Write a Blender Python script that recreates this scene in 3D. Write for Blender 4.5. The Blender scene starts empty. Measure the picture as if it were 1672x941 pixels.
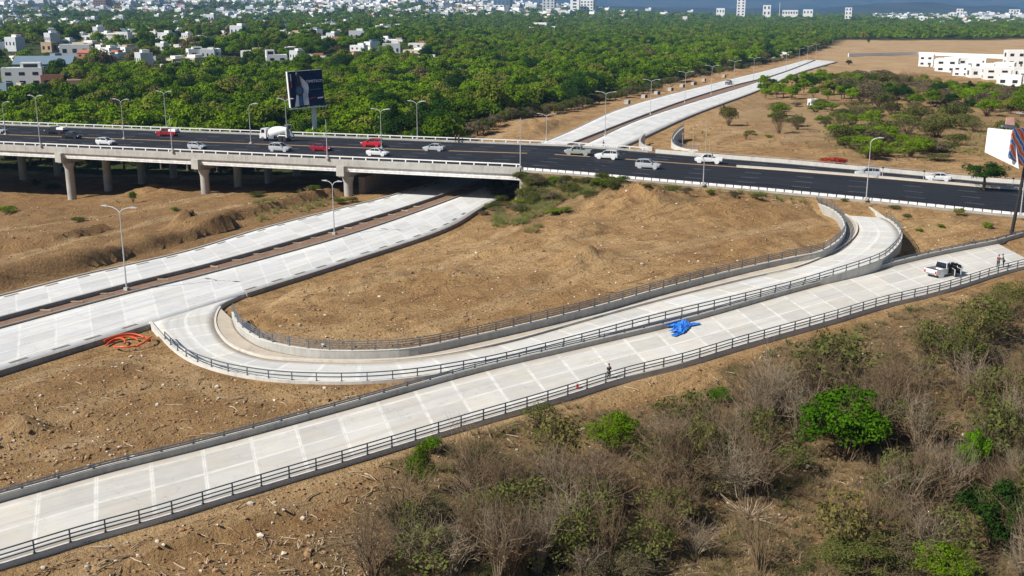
import bpy, bmesh, math, random
import numpy as np
from mathutils import Vector, Matrix
random.seed(7); rng = np.random.default_rng(7)
sc = bpy.context.scene
COL = sc.collection
R = math.radians

# ------------------------------------------------------------------ camera
F = 1753.; TH = R(14.4); CZ = 34.; ct, st = math.cos(TH), math.sin(TH)
cam = bpy.data.cameras.new("camera"); co = bpy.data.objects.new("camera", cam); COL.objects.link(co)
co.location = (0, 0, CZ); co.rotation_euler = (R(90) - TH, 0, 0)
cam.sensor_width = 36; cam.lens = F / 1672 * 36; cam.clip_start = 1; cam.clip_end = 60000
sc.camera = co

def at(u, v, z=0.):
    """photo pixel -> world point on the level z"""
    x = (u - 836) / F; y = -(v - 470.5) / F
    d = np.array([x, ct + y * st, -st + y * ct]); k = (z - CZ) / d[2]
    return np.array([0, 0, CZ]) + d * k

def proj(X, Y, Z):
    dz = Z - CZ
    dep = np.maximum(Y * ct - dz * st, 1e-3); up = Y * st + dz * ct
    return 836 + F * X / dep, 470.5 - F * up / dep

# ------------------------------------------------------------------ helpers
def sstep(x, a, b):
    t = np.clip((x - a) / (b - a), 0, 1); return t * t * (3 - 2 * t)

def vnoise(x, y, seed=0):
    xi = np.floor(x).astype(np.int64); yi = np.floor(y).astype(np.int64); fx = x - xi; fy = y - yi
    fx = fx * fx * (3 - 2 * fx); fy = fy * fy * (3 - 2 * fy)
    def h(a, b):
        n = (a * 374761393 + b * 668265263 + seed * 1442695041) & 0xffffffff
        n = ((n ^ (n >> 13)) * 1274126177) & 0xffffffff
        return ((n ^ (n >> 16)) & 0xffff) / 65535.
    return (h(xi, yi) * (1 - fx) + h(xi + 1, yi) * fx) * (1 - fy) + (h(xi, yi + 1) * (1 - fx) + h(xi + 1, yi + 1) * fx) * fy

def fbm(x, y, o=4, seed=0):
    s = 0; a = .5
    for k in range(o):
        s = s + a * vnoise(x * 2 ** k, y * 2 ** k, seed + k); a *= .5
    return s

def tag(o, label=None, cat=None, group=None, kind=None):
    if label: o['label'] = label
    if cat: o['category'] = cat
    if group: o['group'] = group
    if kind: o['kind'] = kind
    return o

def empty(name, loc=(0, 0, 0), rz=0, sc_=1):
    o = bpy.data.objects.new(name, None); COL.objects.link(o); o.empty_display_size = .3
    o.location = loc; o.rotation_euler = (0, 0, rz); o.scale = (sc_,) * 3
    return o

def children(o): return [c for c in bpy.data.objects if c.parent == o]
KIDS = {}
def link_child(c, p):
    c.parent = p; KIDS.setdefault(p.name, []).append(c)

def copy_tree(o, parent=None):
    c = o.copy(); COL.objects.link(c)
    if parent is not None: link_child(c, parent)
    for ch in KIDS.get(o.name, []): copy_tree(ch, c)
    return c

class MB:
    def __init__(s): s.v = []; s.f = []; s.m = []; s.uv = {}
    def add(s, vs, fs, m=0):
        n = len(s.v); s.v += [tuple(map(float, p)) for p in vs]
        for f in fs: s.f.append([n + i for i in f]); s.m.append(m)
        return s
    def box(s, c, d, rz=0, m=0, taper=1.):
        cx, cy, cz = c; dx, dy, dz = [k / 2 for k in d]; ca, sa = math.cos(rz), math.sin(rz); vs = []
        for z, t in ((-dz, 1), (dz, taper)):
            for x, y in ((-dx, -dy), (dx, -dy), (dx, dy), (-dx, dy)):
                x, y = x * t, y * t
                vs.append((cx + x * ca - y * sa, cy + x * sa + y * ca, cz + z))
        return s.add(vs, [(0, 3, 2, 1), (4, 5, 6, 7), (0, 1, 5, 4), (1, 2, 6, 5), (2, 3, 7, 6), (3, 0, 4, 7)], m)
    def tube(s, P, r, n=8, m=0, cap=True):
        P = [Vector(p) for p in P]; rr = r if isinstance(r, (list, tuple)) else [r] * len(P); vs = []; fs = []
        ref = None
        for i, p in enumerate(P):
            t = (P[min(i + 1, len(P) - 1)] - P[max(i - 1, 0)]).normalized()
            if ref is None: ref = t.orthogonal().normalized()
            a = (ref - t * ref.dot(t)); a = a.normalized() if a.length > 1e-6 else t.orthogonal().normalized(); ref = a; b = t.cross(a)
            for k in range(n):
                th = 2 * math.pi * k / n; vs.append(p + (a * math.cos(th) + b * math.sin(th)) * rr[i])
        for i in range(len(P) - 1):
            for k in range(n):
                k2 = (k + 1) % n; fs.append((i * n + k, i * n + k2, (i + 1) * n + k2, (i + 1) * n + k))
        if cap: fs += [tuple(range(n))[::-1], tuple((len(P) - 1) * n + k for k in range(n))]
        return s.add(vs, fs, m)
    def lathe(s, prof, n=16, m=0, axis='z', c=(0, 0, 0)):
        vs = []; fs = []
        for r, h in prof:
            for k in range(n):
                a = 2 * math.pi * k / n; p = (r * math.cos(a), r * math.sin(a), h)
                if axis == 'y': p = (p[0], h, p[1])
                if axis == 'x': p = (h, p[0], p[1])
                vs.append((p[0] + c[0], p[1] + c[1], p[2] + c[2]))
        for i in range(len(prof) - 1):
            for k in range(n):
                k2 = (k + 1) % n; fs.append((i * n + k, i * n + k2, (i + 1) * n + k2, (i + 1) * n + k))
        fs += [tuple(range(n))[::-1], tuple((len(prof) - 1) * n + k for k in range(n))]
        return s.add(vs, fs, m)
    def loft(s, rings, m=0, cap=True):
        n = len(rings[0]); vs = [p for r in rings for p in r]; fs = []
        for i in range(len(rings) - 1):
            for k in range(n):
                k2 = (k + 1) % n; fs.append((i * n + k, i * n + k2, (i + 1) * n + k2, (i + 1) * n + k))
        if cap: fs += [tuple(range(n))[::-1], tuple((len(rings) - 1) * n + k for k in range(n))]
        return s.add(vs, fs, m)
    def prism(s, poly, axis, a, b, m=0):
        """poly of 2-D points extruded from a to b along axis ('x','y','z')"""
        def P(p, h): return (h, p[0], p[1]) if axis == 'x' else (p[0], h, p[1]) if axis == 'y' else (p[0], p[1], h)
        return s.loft([[P(p, a) for p in poly], [P(p, b) for p in poly]], m)
    def sweep(s, P, prof, m=0, closed=True):
        """2-D profile (offset to the side, height) swept along the polyline P"""
        P = np.asarray(P, float); T = np.gradient(P[:, :2], axis=0); T /= np.linalg.norm(T, axis=1)[:, None] + 1e-9
        Nn = np.stack([-T[:, 1], T[:, 0]], 1); rings = []
        for p, n in zip(P, Nn): rings.append([(p[0] + n[0] * o, p[1] + n[1] * o, p[2] + h) for o, h in prof])
        return s.loft(rings, m)
    def mesh(s, name, mats, smooth=False, fix=True):
        me = bpy.data.meshes.new(name); me.from_pydata(s.v, [], s.f)
        for m in (mats if isinstance(mats, (list, tuple)) else [mats]): me.materials.append(m)
        me.polygons.foreach_set('material_index', s.m)
        if fix:
            bm = bmesh.new(); bm.from_mesh(me); bmesh.ops.recalc_face_normals(bm, faces=bm.faces); bm.to_mesh(me); bm.free()
        if smooth:
            me.polygons.foreach_set('use_smooth', [True] * len(me.polygons)); me.set_sharp_from_angle(angle=R(smooth if smooth is not True else 40))
        me.update(); return me
    def build(s, name, mats, parent=None, smooth=False, loc=None, rot=None, fix=True):
        o = bpy.data.objects.new(name, s.mesh(name, mats, smooth, fix)); COL.objects.link(o)
        if parent is not None: link_child(o, parent)
        if loc is not None: o.location = loc
        if rot is not None: o.rotation_euler = rot
        return o

def inst(name, me, parent=None, loc=(0, 0, 0), rot=(0, 0, 0), scale=(1, 1, 1)):
    o = bpy.data.objects.new(name, me); COL.objects.link(o)
    if parent is not None: link_child(o, parent)
    o.location = loc; o.rotation_euler = rot; o.scale = scale
    return o

def np_mesh(name, V, Fq, mats, uv=None, attrs=None):
    V = np.asarray(V, np.float32); Fq = np.asarray(Fq, np.int32); k = Fq.shape[1]
    me = bpy.data.meshes.new(name); me.vertices.add(len(V)); me.vertices.foreach_set('co', V.ravel())
    me.loops.add(Fq.size); me.loops.foreach_set('vertex_index', Fq.ravel())
    me.polygons.add(len(Fq)); me.polygons.foreach_set('loop_start', np.arange(0, Fq.size, k, dtype=np.int32))
    me.update(calc_edges=True)
    if uv is not None:
        l = me.uv_layers.new(name='UVMap'); l.data.foreach_set('uv', np.asarray(uv, np.float32)[Fq.ravel()].ravel())
    for n, a in (attrs or {}).items():
        a = np.asarray(a, np.float32)
        if a.ndim == 1: me.attributes.new(n, 'FLOAT', 'POINT').data.foreach_set('value', a)
        else: me.attributes.new(n, 'FLOAT_COLOR', 'POINT').data.foreach_set('color', np.c_[a, np.ones(len(a))].astype(np.float32).ravel())
    for m in (mats if isinstance(mats, (list, tuple)) else [mats]): me.materials.append(m)
    me.validate(); return me

def resample(P, n=None, step=None):
    P = np.asarray(P, float); d = np.r_[0, np.cumsum(np.linalg.norm(np.diff(P[:, :2], axis=0), axis=1))]
    if n is None: n = max(2, int(round(d[-1] / step)) + 1)
    t = np.linspace(0, d[-1], n)
    return np.stack([np.interp(t, d, P[:, k]) for k in range(P.shape[1])], 1)

def crom(P, k=8):
    P = np.asarray(P, float); Q = np.vstack([2 * P[0] - P[1], P, 2 * P[-1] - P[-2]]); out = []
    for i in range(1, len(Q) - 2):
        p0, p1, p2, p3 = Q[i - 1:i + 3]
        t = [0, *np.cumsum([np.linalg.norm((b - a)[:2]) ** .5 + 1e-6 for a, b in ((p0, p1), (p1, p2), (p2, p3))])]
        for x in np.linspace(t[1], t[2], k, endpoint=False):
            L = lambda a, b, ta, tb: a * (tb - x) / (tb - ta) + b * (x - ta) / (tb - ta)
            a1, a2, a3 = L(p0, p1, t[0], t[1]), L(p1, p2, t[1], t[2]), L(p2, p3, t[2], t[3])
            out.append(L(L(a1, a2, t[0], t[2]), L(a2, a3, t[1], t[3]), t[1], t[2]))
    out.append(P[-1]); return np.array(out)

def plen(P): return np.r_[0, np.cumsum(np.linalg.norm(np.diff(np.asarray(P)[:, :2], axis=0), axis=1))]

def extend(P, a=0, b=0):
    P = np.asarray(P, float); o = [P]
    if a: d = P[0] - P[1]; d /= np.linalg.norm(d[:2]); o.insert(0, (P[0] + d * a)[None])
    if b: d = P[-1] - P[-2]; d /= np.linalg.norm(d[:2]); o.append((P[-1] + d * b)[None])
    return np.vstack(o)

# ------------------------------------------------------------------ materials
class NT:
    def __init__(s, name, clear=True):
        s.mat = bpy.data.materials.new(name); s.mat.use_nodes = True; s.t = s.mat.node_tree; s.t.nodes.clear()
        s.out = s.n('ShaderNodeOutputMaterial')
    def n(s, typ, **kw):
        x = s.t.nodes.new(typ)
        for k, v in kw.items(): setattr(x, k, v)
        return x
    def link(s, a, b): s.t.links.new(a, b)
    def val(s, sock, v):
        if isinstance(v, bpy.types.NodeSocket): s.link(v, sock)
        elif v is not None: sock.default_value = v if not isinstance(v, tuple) or len(v) != 3 or sock.type != 'RGBA' else (*v, 1)
    def math(s, op, a, b=None, c=None, clamp=False):
        x = s.n('ShaderNodeMath', operation=op, use_clamp=clamp)
        for i, q in enumerate((a, b, c)):
            if q is not None: s.val(x.inputs[i], q)
        return x.outputs[0]
    def mix(s, f, a, b, typ='MIX'):
        x = s.n('ShaderNodeMix', data_type='RGBA', blend_type=typ)
        s.val(x.inputs[0], f); s.val(x.inputs[6], a); s.val(x.inputs[7], b); return x.outputs[2]
    def mr(s, v, a, b, c=0., d=1.):
        x = s.n('ShaderNodeMapRange'); s.val(x.inputs[0], v)
        for i, q in enumerate((a, b, c, d)): s.val(x.inputs[i + 1], q)
        return x.outputs[0]
    def pos(s): return s.n('ShaderNodeNewGeometry').outputs['Position']
    def noise(s, vec, scale, detail=4, rough=.55, dist=0.):
        x = s.n('ShaderNodeTexNoise'); s.val(x.inputs['Vector'], vec); x.inputs['Scale'].default_value = scale
        x.inputs['Detail'].default_value = detail; x.inputs['Roughness'].default_value = rough; x.inputs['Distortion'].default_value = dist
        return x.outputs[0]
    def attr(s, name, out='Fac'): return s.n('ShaderNodeAttribute', attribute_name=name).outputs[out]
    def uv(s):
        x = s.n('ShaderNodeSeparateXYZ'); s.link(s.n('ShaderNodeUVMap', uv_map='UVMap').outputs[0], x.inputs[0]); return x.outputs[0], x.outputs[1]
    def vec(s, a, b, c=0.):
        x = s.n('ShaderNodeCombineXYZ'); s.val(x.inputs[0], a); s.val(x.inputs[1], b); s.val(x.inputs[2], c); return x.outputs[0]
    def bump(s, h, dist, strength=1.):
        x = s.n('ShaderNodeBump'); s.val(x.inputs['Height'], h); x.inputs['Distance'].default_value = dist; x.inputs['Strength'].default_value = strength
        return x.outputs[0]
    def pbr(s, col, rough=.8, metal=0., normal=None, spec=None, coat=None):
        x = s.n('ShaderNodeBsdfPrincipled'); s.val(x.inputs['Base Color'], col); s.val(x.inputs['Roughness'], rough); s.val(x.inputs['Metallic'], metal)
        if normal is not None: s.link(normal, x.inputs['Normal'])
        if spec is not None: x.inputs['Specular IOR Level'].default_value = spec
        if coat: x.inputs['Coat Weight'].default_value = coat; x.inputs['Coat Roughness'].default_value = .05
        s.link(x.outputs[0], s.out.inputs[0]); return s.mat

_pc = {}
def plain(name, col, rough=.6, metal=0., var=.15, scale=1.5, coat=None, spec=None):
    """paint / metal / cloth with slight mottling"""
    if name in _pc: return _pc[name]
    t = NT(name); nz = t.noise(t.pos(), scale, 4)
    dark = tuple(c * (1 - var) for c in col); lite = tuple(min(1, c * (1 + var * .6)) for c in col)
    _pc[name] = t.pbr(t.mix(t.mr(nz, .3, .7), dark, lite), rough, metal, coat=coat, spec=spec); return _pc[name]

def concrete_slab(name, base, ws, ls, u0=0., joint=.10, var=.16, warm=(.56, .52, .45)):
    t = NT(name); u, v = t.uv(); u = t.math('ADD', u, -u0); edge = t.attr('edge')
    P = t.pos()
    wob = t.math('MULTIPLY', t.math('SUBTRACT', t.noise(P, .9, 3), .5), .14)
    du = t.math('ADD', t.math('PINGPONG', u, ws / 2), wob); dv = t.math('ADD', t.math('PINGPONG', v, ls / 2), wob)
    d = t.math('MINIMUM', du, dv)
    band = t.mr(d, joint * .6, joint * 2.2, 1., 0.)
    line = t.mr(t.math('MINIMUM', t.math('PINGPONG', u, ws / 2), t.math('PINGPONG', v, ls / 2)), .015, .035, 1., 0.)
    idn = t.n('ShaderNodeTexWhiteNoise', noise_dimensions='2D')
    t.link(t.vec(t.math('FLOOR', t.math('DIVIDE', u, ws)), t.math('FLOOR', t.math('DIVIDE', v, ls))), idn.inputs[0])
    idv = idn.outputs[0]
    big = t.noise(P, .12, 3); med = t.noise(P, .8, 5, .6)
    strk = t.noise(t.vec(t.math('MULTIPLY', u, 3.), t.math('MULTIPLY', v, .25)), 1., 4)
    k = t.math('ADD', t.math('MULTIPLY', idv, var), t.math('MULTIPLY', big, .22))
    k = t.math('ADD', k, t.math('MULTIPLY', med, .22)); k = t.math('ADD', k, t.math('MULTIPLY', strk, .14))
    k = t.math('ADD', k, .60)
    col = t.mix(t.mr(t.noise(P, .25, 3), .42, .68), base, warm)
    col = t.mix(1., col, t.vec(k, k, k), 'MULTIPLY')
    patchy = t.math('MULTIPLY', band, t.mr(t.noise(P, .5, 3), .3, .6, .35, .9))
    col = t.mix(t.math('MULTIPLY', patchy, .78), col, (.80, .79, .75))
    col = t.mix(t.math('MULTIPLY', line, .35), col, (.25, .23, .20))
    wheel = t.math('MULTIPLY', t.mr(t.noise(t.vec(t.math('MULTIPLY', u, 1.1), t.math('MULTIPLY', v, .035)), 1., 4, .6), .50, .68), .42)
    col = t.mix(wheel, col, (.36, .33, .29))
    dust = t.math('MULTIPLY', t.mr(t.math('ADD', edge, t.math('MULTIPLY', t.noise(P, .7, 5, .65), 1.6)), .75, 1.5, .75, 0.), t.mr(t.noise(P, .11, 3), .36, .6, .25, 1.))
    col = t.mix(dust, col, (.47, .36, .24))
    stain = t.mr(t.noise(P, .33, 5, .7, 1.), .60, .70); col = t.mix(t.math('MULTIPLY', stain, .28), col, (.40, .34, .26))
    crack = t.mr(t.math('ABSOLUTE', t.math('SUBTRACT', t.noise(P, .16, 6, .6, .6), .5)), .0006, .0022, .5, 0.); col = t.mix(crack, col, (.2, .17, .14))
    spots = t.mr(t.noise(P, 1.6, 2), .74, .80); col = t.mix(t.math('MULTIPLY', spots, .35), col, (.2, .16, .11))
    return t.pbr(col, .85, normal=t.bump(t.noise(P, 9., 4), .02, .4))

def concrete_plain(name, base, stain=.5, scale=.5):
    t = NT(name); P = t.pos()
    k = t.mr(t.noise(P, scale, 5, .6), .3, .7); sp = t.n('ShaderNodeSeparateXYZ'); t.link(P, sp.inputs[0])
    drip = t.noise(t.vec(t.math('MULTIPLY', sp.outputs[0], 2.), t.math('MULTIPLY', sp.outputs[1], 2.), t.math('MULTIPLY', sp.outputs[2], .3)), 1., 4)
    dark = tuple(c * (1 - stain) for c in base)
    col = t.mix(t.math('MULTIPLY', k, t.mr(drip, .35, .65, .3, 1.)), base, dark)
    return t.pbr(col, .9, normal=t.bump(t.noise(P, 6., 4), .03, .4))

def leaf_mat(name, dark, lite, trans=.25, hue=None):
    t = NT(name); tint = t.attr('tint'); oi = t.n('ShaderNodeObjectInfo').outputs['Random']
    k = t.math('ADD', t.math('MULTIPLY', tint, .42), t.math('MULTIPLY', oi, .42)); k = t.math('ADD', k, t.mr(t.noise(t.pos(), .022, 3), .36, .64, -.12, .3), clamp=True)
    col = t.mix(k, dark, lite)
    if hue is not None:
        col = t.mix(t.mr(t.math('FRACT', t.math('MULTIPLY', oi, 7.31)), .7, 1., 0., .8), col, hue)
    d = t.n('ShaderNodeBsdfDiffuse'); t.link(col, d.inputs[0]); tr = t.n('ShaderNodeBsdfTranslucent')
    t.link(t.mix(.5, col, (.10, .16, .01)), tr.inputs[0])
    m = t.n('ShaderNodeMixShader'); m.inputs[0].default_value = trans; t.link(d.outputs[0], m.inputs[1]); t.link(tr.outputs[0], m.inputs[2])
    t.link(m.outputs[0], t.out.inputs[0]); return t.mat

M_steel = plain('galvanised steel', (.30, .34, .38), .45, .6, .2)
M_rail = plain('weathered rail steel', (.15, .185, .22), .5, .4, .2)
M_lamp = plain('grey lamp paint', (.50, .51, .52), .45, .3, .1)
M_white = plain('white paint', (.78, .78, .77), .55, 0, .08)
M_offw = plain('weathered white paint', (.76, .75, .73), .7, 0, .25)
M_black = plain('black paint', (.018, .018, .02), .45, 0, .2)
M_tyre = plain('tyre rubber', (.02, .02, .021), .85, 0, .2)
M_rim = plain('alloy rim', (.45, .45, .47), .3, .8, .1)
M_glass = plain('dark vehicle glass', (.012, .015, .02), .06, 0, .1, spec=.7)
M_lens = plain('clear lens', (.75, .76, .78), .1, 0, .05)
M_red = plain('red lens', (.45, .012, .015), .2, 0, .05)
M_conc = concrete_plain('cast concrete', (.46, .445, .41), .4)
M_concd = concrete_plain('weathered concrete', (.34, .32, .29), .4)
M_concl = concrete_plain('pale new concrete', (.62, .60, .55), .28)
M_bark = plain('bark', (.14, .10, .07), .9, 0, .35, 3.)
M_twig = plain('dry twig', (.20, .135, .075), .9, 0, .4, 2.)
M_twigp = plain('bleached dead wood', (.46, .36, .25), .9, 0, .3, 2.)
HAZE = True
# ------------------------------------------------------------------ road lines
def line(L, z=0., k=6, zf=None, a=0, b=0):
    P = np.array([at(u, v, zf(u) if zf else z) for u, v in L]); P = extend(P, a, b)
    return crom(P, k) if k else P
A_FU = line([(0,484),(134,450),(301,412),(420,376),(547.5,343),(657,315),(904,226),(1018.6,176),(1159,138),(1253,115),(1316,98)], a=30)
A_FL = line([(0,524),(201,470.4),(335,437),(536,380),(716,323),(939.5,233),(1110,168),(1189.5,143),(1260,125),(1331,99)], a=30)
A_NU = line([(0,537),(214,479),(335,449),(560,387),(746,323),(957,235),(1044,196),(1238,134),(1331,98)], a=30)
A_NL = line([(0,606),(248,529),(395,482),(560,430),(726,374),(803,330),(1016,240),(1128,189),(1238,148),(1305,119),(1367,101)], a=30)
zC = lambda u: 2.2 * float(sstep(u, 600, 1660))
C_U = line([(0,821),(170.5,773.5),(334,732.5),(560,671),(774,611),(960,566.6),(1112,530),(1300,477),(1512,422),(1629.5,398)], zf=zC, a=14)
C_L = line([(0,920),(127,881),(260,844),(344.5,818),(457,784),(560,753.5),(757,694),(896,653.5),(1017,616),(1112,592),(1206,564),(1346,525),(1441,497),(1536,474),(1627,446),(1690,430)], zf=zC, a=14)
zU = lambda u: float(np.interp(u, [480, 760, 960, 1100, 1219, 1300, 1360, 1420], [0, .12, .52, .92, 1.42, 1.9, 2.5, 3.1]))
UI = [(395,482),(365,497),(350,524),(360,551),(385,571),(435,586),(500,591),(560,592.6),(617.6,592.2),(706,585),(825,561.5),(960,524),(1060.7,496),(1219,456.5),(1300,438),(1359,414),(1390,394),(1401,376),(1395,361),(1382,352)]
UO = [(248,527),(264.5,547),(288,571),(318,590),(368,607),(435,619),(498.6,623.5),(587,624),(672,617.6),(740,607),(808,594),(960,556),(1063,528),(1219,490),(1300,469),(1354,452.6),(1430.6,427),(1456,409),(1469,389),(1466,376),(1451,361),(1441,356)]
U_I = line(UI, zf=zU, k=8); U_O = line(UO, zf=zU, k=8)
WB = [(379,522),(386,539),(404,556),(435,571),(502,584),(560,587),(611,586.4),(672,582.5),(774,562.5),(960,517.5),(1078.6,484),(1219,448),(1300,430),(1341,421),(1367,406),(1379,392),(1381,379),(1373,362),(1356,349),(1334,340)]
W_B = line(WB, zf=lambda u: zU(u) + .1, k=8)
# the asphalt highway and its bridge follow one straight line
HP0 = np.array([-109.3, 229.8]); HD = np.array([.9533, -.3021]); HN = np.array([.3021, .9533]); HW = 36.
def hz(X): return np.interp(X, [-400, 0, 12, 22.5, 44, 63, 80, 140, 220], [6.38, 6.35, 6.0, 5.5, 4.6, 3.6, 2.6, .9, .5])
def hpt(X, off=0., dz=0.):
    p = HP0 + HD * ((X - HP0[0]) / HD[0]) + HN * off
    return np.array([p[0], p[1], float(hz(X)) + dz])
X_AB = 1.5
def match(I, O):
    I = resample(I, step=.8); O = resample(O, step=.4); j = []; last = 0
    for p in I:
        d = np.linalg.norm(O[:, :2] - p[:2], axis=1); d[:last] = 1e9; last = int(np.argmin(d)); j.append(last)
    j = np.array(j, float); j[0] = 0; j[-1] = len(O) - 1
    j = np.convolve(np.r_[[j[0]] * 6, j, [j[-1]] * 6], np.ones(13) / 13, 'valid'); j[0] = 0; j[-1] = len(O) - 1
    ix = np.arange(len(O)); return I, np.stack([np.interp(j, ix, O[:, k]) for k in range(3)], 1)
U_I, U_Om = match(U_I, U_O)

# ------------------------------------------------------------------ terrain height
CT = [(0,340,-5),(110,328,-4.9),(320,316,-1.9),(550,322,-1.),(0,430,-2.2),(130,420,-1.2),(300,385,-.9),(420,362,-.6),(60,447,-1.),
      (60,640,-.4),(250,585,-.3),(400,660,-.5),(10,760,-.5),(150,560,-.2),(100,930,-.7),(400,870,-.9),(650,800,-1),(900,720,-1),(1000,900,-2),(1300,900,-2.2),
      (1600,900,-2.6),(1300,650,-1),(1600,650,-.9),(1500,560,.3),(1200,640,-.7),(1660,480,1.4),(1600,520,.7),
      (450,515,.7),(560,540,.9),(600,450,.5),(740,390,1.2),(820,440,1.7),(900,470,1.5),(1000,400,2.3),(850,335,3.),(845,305,4.4),(1000,330,3.9),(1150,325,3.9),(1250,345,3.2),
      (1330,365,2.2),(1300,395,2.1),(1200,430,2.0),(1100,460,1.9),(700,540,1.0),(500,565,.8),(1500,350,2.6),(1600,372,2.4),(1560,400,1.3),(1480,430,.0),(1650,365,2.3),(1462,428,-.6),(1492,402,.4),(1400,446,-.4)]
CP = [at(*q) for q in CT] + [np.array(q, float) for q in [(-170,300,-5),(-90,290,-5),(-45,275,-3.5),(-14,272,-.4),(-150,210,-5),(40,232,4.4),(80,220,3.2),(125,215,1.8),(60,280,1.6),(125,300,1.),
      (35,292,.3),(200,300,.8),(200,180,.6),(0,330,.6),(-20,330,-1),(60,420,0),(-100,400,-4),(150,420,.2),(0,30,-1.5),(-60,40,-.8),(70,50,-2.4),(-120,150,-3),(140,120,1.2),(230,420,0)]]
CP = np.array(CP)
def _rbf():
    n = len(CP); r = np.linalg.norm(CP[:, None, :2] - CP[None, :, :2], axis=2)
    A = np.zeros((n + 3, n + 3)); A[:n, :n] = r - np.eye(n) * 2.; Pm = np.c_[np.ones(n), CP[:, :2]]; A[:n, n:] = Pm; A[n:, :n] = Pm.T
    return np.linalg.solve(A, np.r_[CP[:, 2], 0, 0, 0])
RB = _rbf()
def far_z(X, Y):
    w = .22 + .78 * (1 - sstep(X / np.maximum(Y, 1), -.05, .22))
    return -1.5 + 62 * sstep(Y, 1300, 4800) * w + 13 * sstep(Y, 430, 1050) * (1 - sstep(X / np.maximum(Y, 1), -.16, .05))
def base_z(X, Y):
    out = np.empty_like(X)
    for i in range(0, len(X), 20000):
        x, y = X[i:i + 20000], Y[i:i + 20000]
        xx, yy = np.clip(x, -190, 230), np.clip(y, 25, 430)
        r = np.sqrt((xx[:, None] - CP[None, :, 0]) ** 2 + (yy[:, None] - CP[None, :, 1]) ** 2)
        zn = r @ RB[:-3] + RB[-3] + RB[-2] * xx + RB[-1] * yy
        w = sstep(y, 330, 480); out[i:i + 20000] = zn * (1 - w) + far_z(x, y) * w
    return out
RIB = []          # (centre x, y, z, half width, drop below surface, blend)
def corridor(L, Rr, drop, blend, step=1., extra=.3):
    n = max(plen(L)[-1], plen(Rr)[-1]) / step; L = resample(L, int(n)); Rr = resample(Rr, int(n)) if len(Rr) else L
    C = (L + Rr) / 2; RIB.append((C, np.linalg.norm((L - Rr)[:, :2], axis=1) / 2 + extra, drop, blend))
corridor(A_FU, A_NL, .45, 3.2, extra=.5)
corridor(C_U, C_L, .30, 4., extra=.75)
C_end = (line([(1629.5,398),(1672,386),(1760,362)], 2.2, 0), line([(1690,430),(1760,410),(1850,385)], 2.2, 0))
corridor(*C_end, .06, 4.)
RIB.append(((U_I + U_Om) / 2, np.linalg.norm((U_I - U_Om)[:, :2], axis=1) / 2 + np.interp(np.arange(len(U_I)) / len(U_I), [0, .5, .6, 1], [.6, .6, .25, .25]), np.interp(np.arange(len(U_I)) / len(U_I), [0, .36, .48, 1], [.13, .13, .33, .33]), np.interp(np.arange(len(U_I)) / len(U_I), [0, .45, .6, 1], [2.5, 2.5, .35, .35])))
_wb = resample(W_B, step=1.)
RIB.append((_wb + np.array([0, 0, -.1]), np.full(len(_wb), 1.6), .5, .9))
U_end = (line([(1382,352),(1366,338),(1352,331)], 3.1, 0), line([(1441,356),(1420,341),(1392,329)], 3.1, 0))
corridor(*U_end, .05, 2.)
_h = np.array([hpt(x) for x in np.arange(X_AB + 1, 260, 1.)]); _f = np.array([hpt(x, HW) for x in np.arange(X_AB + 1, 260, 1.)])
RIB.append(((_h + _f) / 2, np.full(len(_h), HW / 2 + 1.6), .35, 4.5))
def ground_z(X, Y, rough=True):
    X = np.atleast_1d(np.asarray(X, float)); Y = np.atleast_1d(np.asarray(Y, float)); z = base_z(X, Y)
    near = Y < 520
    if rough:
        amp = np.where(near, 1., 2.)
        n = (fbm(X * .09, Y * .09, 4, 3) - .47) * 1.4 + (fbm(X * .42, Y * .42, 3, 9) - .47) * .8 + (vnoise(X * 1.15, Y * 1.15, 12) - .5) * .22
        # dug-over heaps and ruts
        rid = np.abs(vnoise(X * .22 + 5, Y * .22, 21) - .5); n += (1 - sstep(rid, 0, .16)) * .28 * vnoise(X * .07, Y * .07, 4)
        z = z + n * amp * .75
        for BP, bh, bw in BANKS:
            d = np.hypot(X[:, None] - BP[None, :, 0], Y[:, None] - BP[None, :, 1]); i = np.argmin(d, 1); sgn = (X - BP[i, 0]) * BP[i, 2] + (Y - BP[i, 1]) * BP[i, 3]; dd = np.min(d, 1) * np.sign(sgn) + (fbm(X * .35, Y * .35, 3, 44) - .45) * 2.2
            z = z + bh * sstep(dd, -.5, .7) * (1 - sstep(dd, bw * .3, bw)) * (.6 + .8 * vnoise(X * .15, Y * .15, 45))
        for (u, v, zz, r, h) in HEAPS:
            d2 = ((X - u) ** 2 + (Y - v) ** 2) / r ** 2; z = z + h * np.exp(-d2) * (.55 + .9 * vnoise(X * .6, Y * .6, 31))
    for pas, (C, hw, drop, blend) in [(0, q) for q in RIB] + [(1, (q[0], q[1] + (.8 if k_ == 1 else 0), q[2], .25)) for k_, q in enumerate(RIB[:4])]:
        m = np.where((X > C[:, 0].min() - 30) & (X < C[:, 0].max() + 30) & (Y > C[:, 1].min() - 30) & (Y < C[:, 1].max() + 30))[0]
        for i in range(0, len(m), 8000):
            k = m[i:i + 8000]; d = np.hypot(X[k, None] - C[None, :, 0], Y[k, None] - C[None, :, 1]); e = d - hw[None]
            j = np.argmin(e, 1); ee = e[np.arange(len(k)), j]; w = 1 - sstep(ee, 0, blend if np.isscalar(blend) else blend[j])
            dj = drop if np.isscalar(drop) else drop[j]
            if pas: z[k] = np.where(ee < .12, np.minimum(z[k], C[j, 2] - dj), z[k])
            else: z[k] = z[k] * (1 - w) + (C[j, 2] - dj) * w
    return z
HEAPS = []; BANKS = []
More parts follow.
